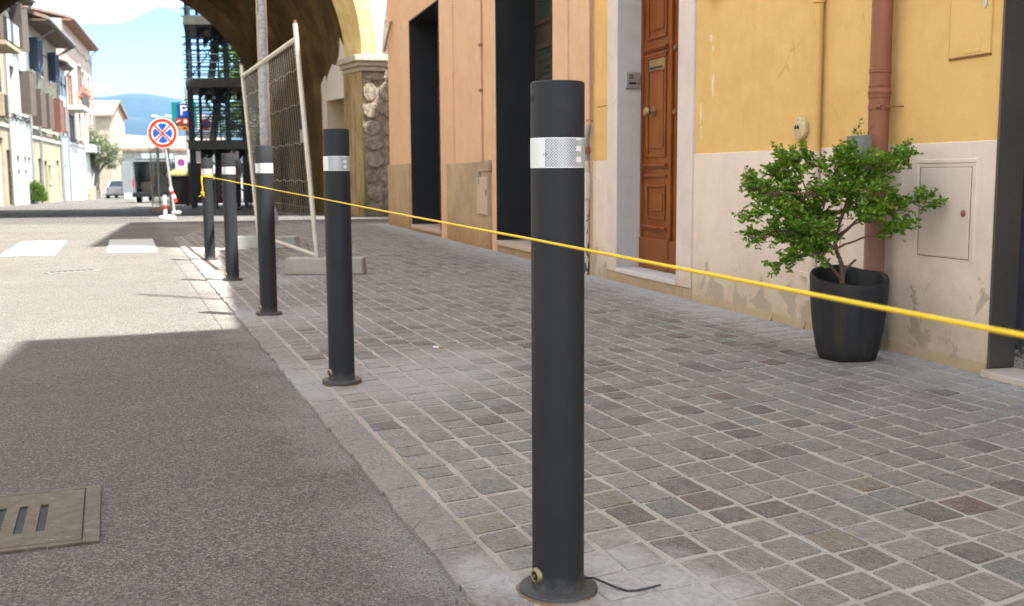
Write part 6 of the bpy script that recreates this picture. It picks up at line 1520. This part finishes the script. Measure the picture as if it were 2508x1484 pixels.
def car(loc, rz, label, paint, group=None):
    r = thing('parked_car', loc, label, 'car', group); Mr = Matrix.Rotation(rz, 3, 'Z'); L = Vector(loc)
    def T(x, y, z): return L + Mr @ Vector((x, y, z))
    # cross sections along y (rear at -2.05): (y, half width, z low, z belt, roof half width, z roof)
    sec = [(-2.05, .74, .34, .72, None, 0), (-2.0, .83, .26, .90, None, 0), (-1.75, .86, .22, .95, .62, 1.02), (-1.2, .88, .20, .94, .60, 1.38), (-.4, .88, .20, .93, .61, 1.47), (.35, .88, .20, .93, .60, 1.43), (1.05, .87, .20, .92, .62, .98), (1.6, .85, .24, .84, None, 0), (2.0, .76, .32, .66, None, 0)]
    mb = MB(); rows = []
    for y, hw, zl, zb, rw, zr in sec: rows.append([mb.pt(T(*q)) for q in ((-hw * .9, y, zl), (-hw, y, zl + .15), (-hw, y, (zl + zb) / 2 + .05), (-hw * .95, y, zb), (hw * .95, y, zb), (hw, y, (zl + zb) / 2 + .05), (hw, y, zl + .15), (hw * .9, y, zl))])
    for A, B in zip(rows, rows[1:]):
        for k in range(8): mb.f.append([A[k], A[(k + 1) % 8], B[(k + 1) % 8], B[k]])
    mb.f.append(rows[0]); mb.f.append(rows[-1][::-1]); mb.build('body', paint, r, smooth=True, bevel=.02, sharp=50)
    cs = [s for s in sec if s[4]]; mb = MB(); rows = []
    for y, hw, zl, zb, rw, zr in cs: rows.append([mb.pt(T(*q)) for q in ((-hw * .93, y, zb - .02), (-rw, y, zr - .02), (rw, y, zr - .02), (hw * .93, y, zb - .02))])
    for A, B in zip(rows, rows[1:]):
        for k in range(3): mb.f.append([A[k], A[k + 1], B[k + 1], B[k]])
    mb.f.append(rows[0]); mb.f.append(rows[-1][::-1]); mb.build('cabin_glass', M['glass'], r)
    mb = MB(); rows = []
    for y, hw, zl, zb, rw, zr in cs[1:-1]: rows.append([mb.pt(T(*q)) for q in ((-rw - .02, y, zr - .06), (-rw + .03, y, zr), (rw - .03, y, zr), (rw + .02, y, zr - .06))])
    for A, B in zip(rows, rows[1:]):
        for k in range(3): mb.f.append([A[k], A[k + 1], B[k + 1], B[k]])
    mb.build('roof', paint, r, smooth=True)
    for sg_ in (-1, 1):
        MB().hexa([T(sg_ * .56, -2.06, .66), T(sg_ * .80, -2.02, .66), T(sg_ * .83, -1.8, .68), T(sg_ * .60, -1.95, .68), T(sg_ * .56, -2.05, .88), T(sg_ * .80, -2.01, .88), T(sg_ * .84, -1.78, .88), T(sg_ * .60, -1.93, .88)]).build('tail_light', M['tail_light'], r)
        MB().tube([T(sg_ * .58, 1.02, .96), T(sg_ * .60, .4, 1.40)], .04, 5).build('pillar', paint, r); MB().tube([T(sg_ * .60, -1.75, .98), T(sg_ * .58, -1.2, 1.36)], .05, 5).build('pillar', paint, r)
        MB().hexa([T(sg_ * .90, .75, .95), T(sg_ * 1.05, .75, .95), T(sg_ * 1.05, .9, .95), T(sg_ * .90, .9, .95), T(sg_ * .90, .75, 1.08), T(sg_ * 1.05, .75, 1.08), T(sg_ * 1.05, .9, 1.08), T(sg_ * .90, .9, 1.08)]).build('mirror', paint, r)
        for yy in (-1.3, 1.3): wheel(r, T, sg_ * .76, yy, .31, .31, .2)
    MB().hexa([T(-.26, -2.075, .56), T(.26, -2.075, .56), T(.26, -2.05, .56), T(-.26, -2.05, .56), T(-.26, -2.075, .67), T(.26, -2.075, .67), T(.26, -2.05, .67), T(-.26, -2.05, .67)]).build('number_plate', M['white_paint'], r)
    MB().hexa([T(-.82, -2.09, .30), T(.82, -2.09, .30), T(.84, -1.95, .28), T(-.84, -1.95, .28), T(-.80, -2.09, .52), T(.80, -2.09, .52), T(.84, -1.95, .52), T(-.84, -1.95, .52)]).build('bumper', paint, r, bevel=.03)
    return r
car((-31.6, 88.0, gz(88)), radians(6), 'white car seen from behind at the end of the street', M['car_white'], 'cars at the end of the street')
car((-33.0, 91.0, gz(91)), radians(20), 'dark grey car half hidden behind the white car', M['car_grey'], 'cars at the end of the street')
# van with open rear doors
vx, vy = -17.25, 52.2; vz = gz(vy); van = thing('parked_van', (vx, vy, vz), 'pale grey van with its rear doors standing open', 'van')
Mr = Matrix.Rotation(radians(8), 3, 'Z')
def TV(x, y, z): return Vector((vx, vy, vz)) + Mr @ Vector((x, y, z))
def vbox(mb, x0, x1, y0, y1, z0, z1): return mb.hexa([TV(x0, y0, z0), TV(x1, y0, z0), TV(x1, y1, z0), TV(x0, y1, z0), TV(x0, y0, z1), TV(x1, y0, z1), TV(x1, y1, z1), TV(x0, y1, z1)])
mb = MB(); vbox(mb, -.92, -.85, 0, 3.2, .5, 1.95); vbox(mb, .85, .92, 0, 3.2, .5, 1.95); vbox(mb, -.92, .92, 0, 3.2, 1.951, 2.05); vbox(mb, -.92, .92, 0, 3.2, .38, .499); vbox(mb, -.849, .849, 3.0, 3.2, .5, 1.95); mb.build('body', M['van_white'], van, bevel=.02)
mb = MB(); mb.hexa([TV(-.92, 3.201, .38), TV(.92, 3.201, .38), TV(.85, 4.9, .42), TV(-.85, 4.9, .42), TV(-.92, 3.201, 2.05), TV(.92, 3.201, 2.05), TV(.80, 4.2, 1.25), TV(-.80, 4.2, 1.25)]); mb.build('cab', M['van_white'], van, bevel=.05)
for k, (x0, x1, z1, m) in enumerate(((-.80, -.2, 1.0, 'f_tan'), (-.1, .7, 1.3, 'f_grey'), (-.6, .1, 1.5, 'cardboard'))): vbox(MB(), x0, x1, 1.2 + k * .55, 1.7 + k * .55, .5, z1).build('cargo_box', M[m] if m in M else bpy.data.materials[m], van, bevel=.02)
for sg_ in (-1, 1):
    a = sg_ * .92; b = sg_ * 1.22
    d = MB().hexa([TV(a, -.02, .5), TV(b, -.72, .5), TV(b + .05 * sg_, -.70, .5), TV(a + .05 * sg_, 0, .5), TV(a, -.02, 1.95), TV(b, -.72, 1.95), TV(b + .05 * sg_, -.70, 1.95), TV(a + .05 * sg_, 0, 1.95)]).build('rear_door', M['van_white'], van, bevel=.01)
    vbox(MB(), a - .06, a + .06, -.03, -.001, .75, 1.15).build('tail_light', M['tail_light'], van)
    m_ = vbox(MB(), sg_ * 1.0 - .12, sg_ * 1.0 + .12, 3.6, 3.7, 1.05, 1.3).build('mirror', M['black'], van)
    for yy in (.85, 3.9): wheel(van, TV, sg_ * .80, yy, .33, .33, .2)
vbox(MB(), -.93, .93, -.16, -.031, .28, .50).build('bumper', M['black_plastic'], van, bevel=.02)
vbox(MB(), -.5, .7, .2, 1.9, 2.1, 2.35).build('roof_load', M['f_blue'], van, bevel=.03)
mb = MB()
for y in (.3, 1.6): vbox(mb, -.85, .85, y, y + .05, 2.051, 2.099)
mb.build('roof_bars', M['black'], van)

# ------------------------------------------------------------------ hills
def hill(name, label, y, prof, thick, base, mat):
    o = MB(); rows = []; n = len(prof)
    for q, hh in ((0, 0.0), (.25, .45), (.5, .8), (.75, .97), (1.0, 1.0), (1.6, .5), (2.2, 0.0)):
        row = []
        for i, (x, h) in enumerate(prof):
            nn = mnoise.noise(Vector((x * .004, q * 2.3, y * .001))) * .10 * hh
            row.append(o.pt((x, y + thick * (q - 1.0), base + (h - base) * max(hh + nn * (hh < 1), 0))))
        rows.append(row)
    for A, B in zip(rows, rows[1:]):
        for i in range(n - 1): o.f.append([A[i], A[i + 1], B[i + 1], B[i]])
    ob = o.build(name, mat, smooth=True, sharp=0); return tag(ob, label, kind='structure')
def hillmat():
    t = NT('wooded_hill'); p = t.pos(); n = t.noise(p, 0.006, 6.0, 0.6); f = t.noise(p, 0.03, 4.0, 0.6)
    M['hill'] = t.done(t.ramp(t.math('ADD', t.math('MULTIPLY', n, .5), t.math('MULTIPLY', f, .5)), ((0.35, (0.010, 0.017, 0.010)), (0.55, (0.017, 0.025, 0.014)), (0.68, (0.036, 0.037, 0.028)))), 0.95)
hillmat()
def ridge(y, keys, step, amp, seed):
    P = []; k0, k1 = keys[0][0], keys[-1][0]; x = k0
    while x <= k1:
        for (xa, ha), (xb, hb) in zip(keys, keys[1:]):
            if xa <= x <= xb: f = (x - xa) / (xb - xa); f = f * f * (3 - 2 * f); h = ha + (hb - ha) * f
        P.append((x, h + amp * mnoise.noise(Vector((x * .006, seed, 0))) + amp * .4 * mnoise.noise(Vector((x * .02, seed, 5))))); x += step
    return P
# image columns turned into metres: x = (px-1254)/2642*y
far = ridge(3000, [(-3400, 103), (-2000, 218), (-1424, 188), (-1225, 215), (-1190, 219), (-1110, 207), (-960, 208), (-700, 188), (0, 173), (900, 133), (2600, 73)], 25, 9, 3)
near = ridge(2400, [(-2800, 46), (-1500, 81), (-1000, 106), (-870, 134), (-780, 128), (-500, 106), (200, 76), (1800, 46)], 25, 6, 9)
hill('far_hills', 'hazy blue mountain ridge on the horizon', 3000, far, 900, -4, M['hill'])
hill('near_hills', 'lower hazy blue hill in front of the ridge', 2400, near, 400, -4, M['hill'])
# ------------------------------------------------------------------ person in the shade behind the fourth bollard
def skin_mesh(name, nodes, edges, mat, parent, root=0, sub=2):
    me = bpy.data.meshes.new(name + '_tmp'); me.from_pydata([tuple(n[0]) for n in nodes], edges, [])
    o = bpy.data.objects.new(name, me); COL.objects.link(o)
    m = o.modifiers.new('skin', 'SKIN'); m.use_smooth_shade = True
    for i, nd in enumerate(nodes):
        v = me.skin_vertices[0].data[i]; v.radius = nd[1] if isinstance(nd[1], tuple) else (nd[1], nd[1]); v.use_root = (i == root)
    s = o.modifiers.new('sub', 'SUBSURF'); s.levels = sub; s.render_levels = sub
    dg = bpy.context.evaluated_depsgraph_get(); nm = bpy.data.meshes.new_from_object(o.evaluated_get(dg))
    bpy.data.objects.remove(o); bpy.data.meshes.remove(me)
    nm.name = name; nm.materials.clear(); nm.materials.append(mat); nm.polygons.foreach_set('use_smooth', [True] * len(nm.polygons))
    r = bpy.data.objects.new(name, nm); COL.objects.link(r); r.parent = parent
    return r
M['skin'] = M_('skin', (0.32, 0.17, 0.11), 0.55, var=.06); M['shirt'] = M_('shirt_grey', (0.30, 0.30, 0.32), 0.85, var=.1); M['trousers'] = M_('trousers_dark', (0.025, 0.027, 0.035), 0.85, var=.15); M['hair'] = M_('hair_dark', (0.015, 0.012, 0.010), 0.6)
px_, py_ = -8.17, 32.0
per = thing('person', (px_, py_, gz(py_)), 'person in grey t-shirt and dark trousers standing in the shade behind the fourth bollard', 'person')
H = lambda x, y, z: Vector((x, y, z))
nodes = [(H(0, 0, .96), .115), (H(0, 0, 1.12), .115), (H(0, .01, 1.30), .135), (H(0, .01, 1.43), .10), (H(0, 0, 1.50), .052), (H(-.01, -.02, 1.585), .072), (H(-.015, -.02, 1.67), .088), (H(-.01, 0, 1.735), .060),
         (H(.17, 0, 1.41), .055), (H(.22, -.02, 1.14), .042), (H(.20, -.16, .93), .030), (H(.195, -.21, .87), .026), (H(-.17, 0, 1.41), .055), (H(-.22, .0, 1.14), .042), (H(-.22, -.10, .90), .030), (H(-.22, -.13, .83), .026),
         (H(.10, 0, .88), .085), (H(.11, -.01, .50), .058), (H(.115, .02, .10), .040), (H(.12, -.13, .035), .035), (H(-.10, 0, .88), .085), (H(-.12, -.05, .50), .058), (H(-.13, .02, .10), .040), (H(-.14, -.13, .035), .035)]
edges = [(0, 1), (1, 2), (2, 3), (3, 4), (4, 5), (5, 6), (6, 7), (3, 8), (8, 9), (9, 10), (10, 11), (3, 12), (12, 13), (13, 14), (14, 15), (0, 16), (16, 17), (17, 18), (18, 19), (0, 20), (20, 21), (21, 22), (22, 23)]
for base, ws in ((11, 1), (15, -1)):
    o = nodes[base][0]
    for k in range(4):
        a = o + H((k - 1.5) * .017, -.035, -.035); b = a + H(0, -.018, -.030 - .006 * (k in (1, 2))); c = b + H(0, .002, -.026)
        i = len(nodes); nodes += [(a, .0095), (b, .0088), (c, .0078)]; edges += [(base, i), (i, i + 1), (i + 1, i + 2)]
    i = len(nodes); nodes += [(o + H(-.03 * ws, -.02, -.02), .011), (o + H(-.042 * ws, -.035, -.045), .009)]; edges += [(base, i), (i, i + 1)]
i = len(nodes); nodes += [(H(-.015, -.112, 1.64), .014)]; edges += [(6, i)]
skin_mesh('body', nodes, edges, M['skin'], per)
skin_mesh('shirt', [(H(0, 0, .95), .14), (H(0, 0, 1.12), .135), (H(0, .01, 1.30), .152), (H(0, .01, 1.42), .115), (H(.17, 0, 1.415), .078), (H(.215, -.015, 1.20), .066), (H(-.17, 0, 1.415), .078), (H(-.215, 0, 1.20), .066)], [(0, 1), (1, 2), (2, 3), (3, 4), (4, 5), (3, 6), (6, 7)], M['shirt'], per)
skin_mesh('trousers', [(H(0, 0, .98), .13), (H(.10, 0, .86), .102), (H(.11, -.01, .50), .075), (H(.115, .02, .09), .062), (H(-.10, 0, .86), .102), (H(-.12, -.05, .50), .075), (H(-.13, .02, .09), .062)], [(0, 1), (1, 2), (2, 3), (0, 4), (4, 5), (5, 6)], M['trousers'], per)
skin_mesh('hair', [(H(-.012, .02, 1.66), .084), (H(-.012, .01, 1.73), .078), (H(-.012, -.03, 1.752), .05)], [(0, 1), (1, 2)], M['hair'], per)
for sx2 in (-1, 1):
    p = per.location + H(-.015 + sx2 * .032, -.104, 1.668); MB().lathe(p, [(.002, -.004), (.008, 0), (.002, .004)], 8).build('eye', M['black'], per)
    MB().tube([per.location + H(.125 * sx2 - .0, .06, .03), per.location + H(.13 * sx2, -.16, .028)], [.045, .04], 8).build('shoe', M['black_plastic'], per, smooth=True)
    MB().lathe(per.location + H(-.015 + sx2 * .09, -.01, 1.66), [(.004, -.03), (.014, 0), (.004, .03)], 8).build('ear', M['skin'], per)

# ------------------------------------------------------------------ litter on the paving
def at_px(u, v): # only used for the litter measured on the ground
    return u, v
M['butt'] = M_('filter_orange', (0.42, 0.20, 0.08), 0.8, var=.2, scale=60)
bt = thing('cigarette_butt', (-0.345, 5.015, 0.016), 'orange cigarette end lying on the setts right of the second bollard', 'litter')
MB().tube([(-.372, 5.02, .018), (-.345, 5.015, .018)], .004, 8).build('paper', M['white_paint'], bt); MB().tube([(-.345, 5.015, .018), (-.318, 5.01, .018)], .0042, 8).build('filter', M['butt'], bt)
rl = random.Random(8)
spots = [((1.62, 3.52), 'curled tan leaf on the setts in the right foreground'), ((1.72, 3.30), 'small pale brown leaf on the setts near the right edge'), ((0.285, 4.55), 'yellowish leaf scrap lying right of the nearest bollard'), ((1.75, 3.95), 'tan leaf scrap on the setts below the steel doorway'), ((1.27, 4.48), 'brown leaf scrap beside the plant pot'), ((0.95, 3.9), 'dry twig scrap on the setts in front of the plant pot')]
for (x, y), lb in spots:
    mb = MB(); leaf_cards(mb, (x - .008, y, .0165), .022, .012, (rl.uniform(-1, 1), rl.uniform(-.6, .6), .05), up=6); del mb.a['tint']
    o = mb.build('fallen_leaf', M['dead_leaf'], fix=False, loc=(x, y, .014)); tag(o, lb, 'leaf', 'dry leaves on the paving')
# crumbs of mortar and grit, densest along the house wall and round the bollard feet
M['grit'] = M_('grit', (0.40, 0.36, 0.31), 0.9, var=.35, scale=60)
mb = MB()
def crumb(x, y, s, z=.0125):
    b = len(mb.v); n = 5; rr = [s * rl.uniform(.6, 1.1) for _ in range(n)]
    for k in range(n): mb.v.append((x + rr[k] * cos(2 * pi * k / n), y + rr[k] * sin(2 * pi * k / n), z - .001))
    mb.v.append((x + rl.uniform(-.3, .3) * s, y, z + s * rl.uniform(.5, 1.0)))
    for k in range(n): mb.f.append([b + k, b + (k + 1) % n, b + n])
for k in range(420):
    s = rl.uniform(-6.5, 2.6); o = abs(rl.gauss(0, .16)) + .02; p = WF.P(s, o, 0); crumb(p.x, p.y, abs(rl.gauss(0, .0028)) + .0012)
for k in range(260):
    a = rl.uniform(0, 2 * pi); r = .08 + abs(rl.gauss(0, .12)); p = BOL[0]; crumb(p.x + r * cos(a) * 1.4 + .05, p.y + r * sin(a), abs(rl.gauss(0, .0014)) + .0006)
for b in BOL[1:4]:
    for k in range(60): a = rl.uniform(0, 2 * pi); r = .08 + abs(rl.gauss(0, .16)); crumb(b.x + r * cos(a), b.y + r * sin(a), abs(rl.gauss(0, .0018)) + .001)
for k in range(420):
    x, y = rl.uniform(-.2, 2.0), rl.uniform(1.9, 6.0)
    if inside(x, y, PAVE) and (x - WF.o.x) * WF.n.x + (y - WF.o.y) * WF.n.y > .03: crumb(x, y, abs(rl.gauss(0, .0016)) + .0007)
tag(mb.build('grit', M['grit'], fix=False), 'crumbs of mortar and grit scattered on the paving', kind='stuff')

# ------------------------------------------------------------------ air
hm = bpy.data.materials.new('haze'); hm.use_nodes = True; hn = hm.node_tree.nodes; hl = hm.node_tree.links; hn.clear()
ho = hn.new('ShaderNodeOutputMaterial'); hv = hn.new('ShaderNodeVolumePrincipled'); hv.inputs['Color'].default_value = (0.13, 0.44, 1.0, 1); hv.inputs['Density'].default_value = 0.000085; hv.inputs['Anisotropy'].default_value = 0.0
hl.new(hv.outputs[0], ho.inputs['Volume'])
mb = MB(); mb.box((0, 2500, 152), (14000, 5600, 316)); hz_ = mb.build('haze', hm); tag(hz_, 'thin blue haze over the distant hills', kind='stuff')
SC.cycles.volume_step_rate = 10.0; SC.cycles.volume_bounces = 0
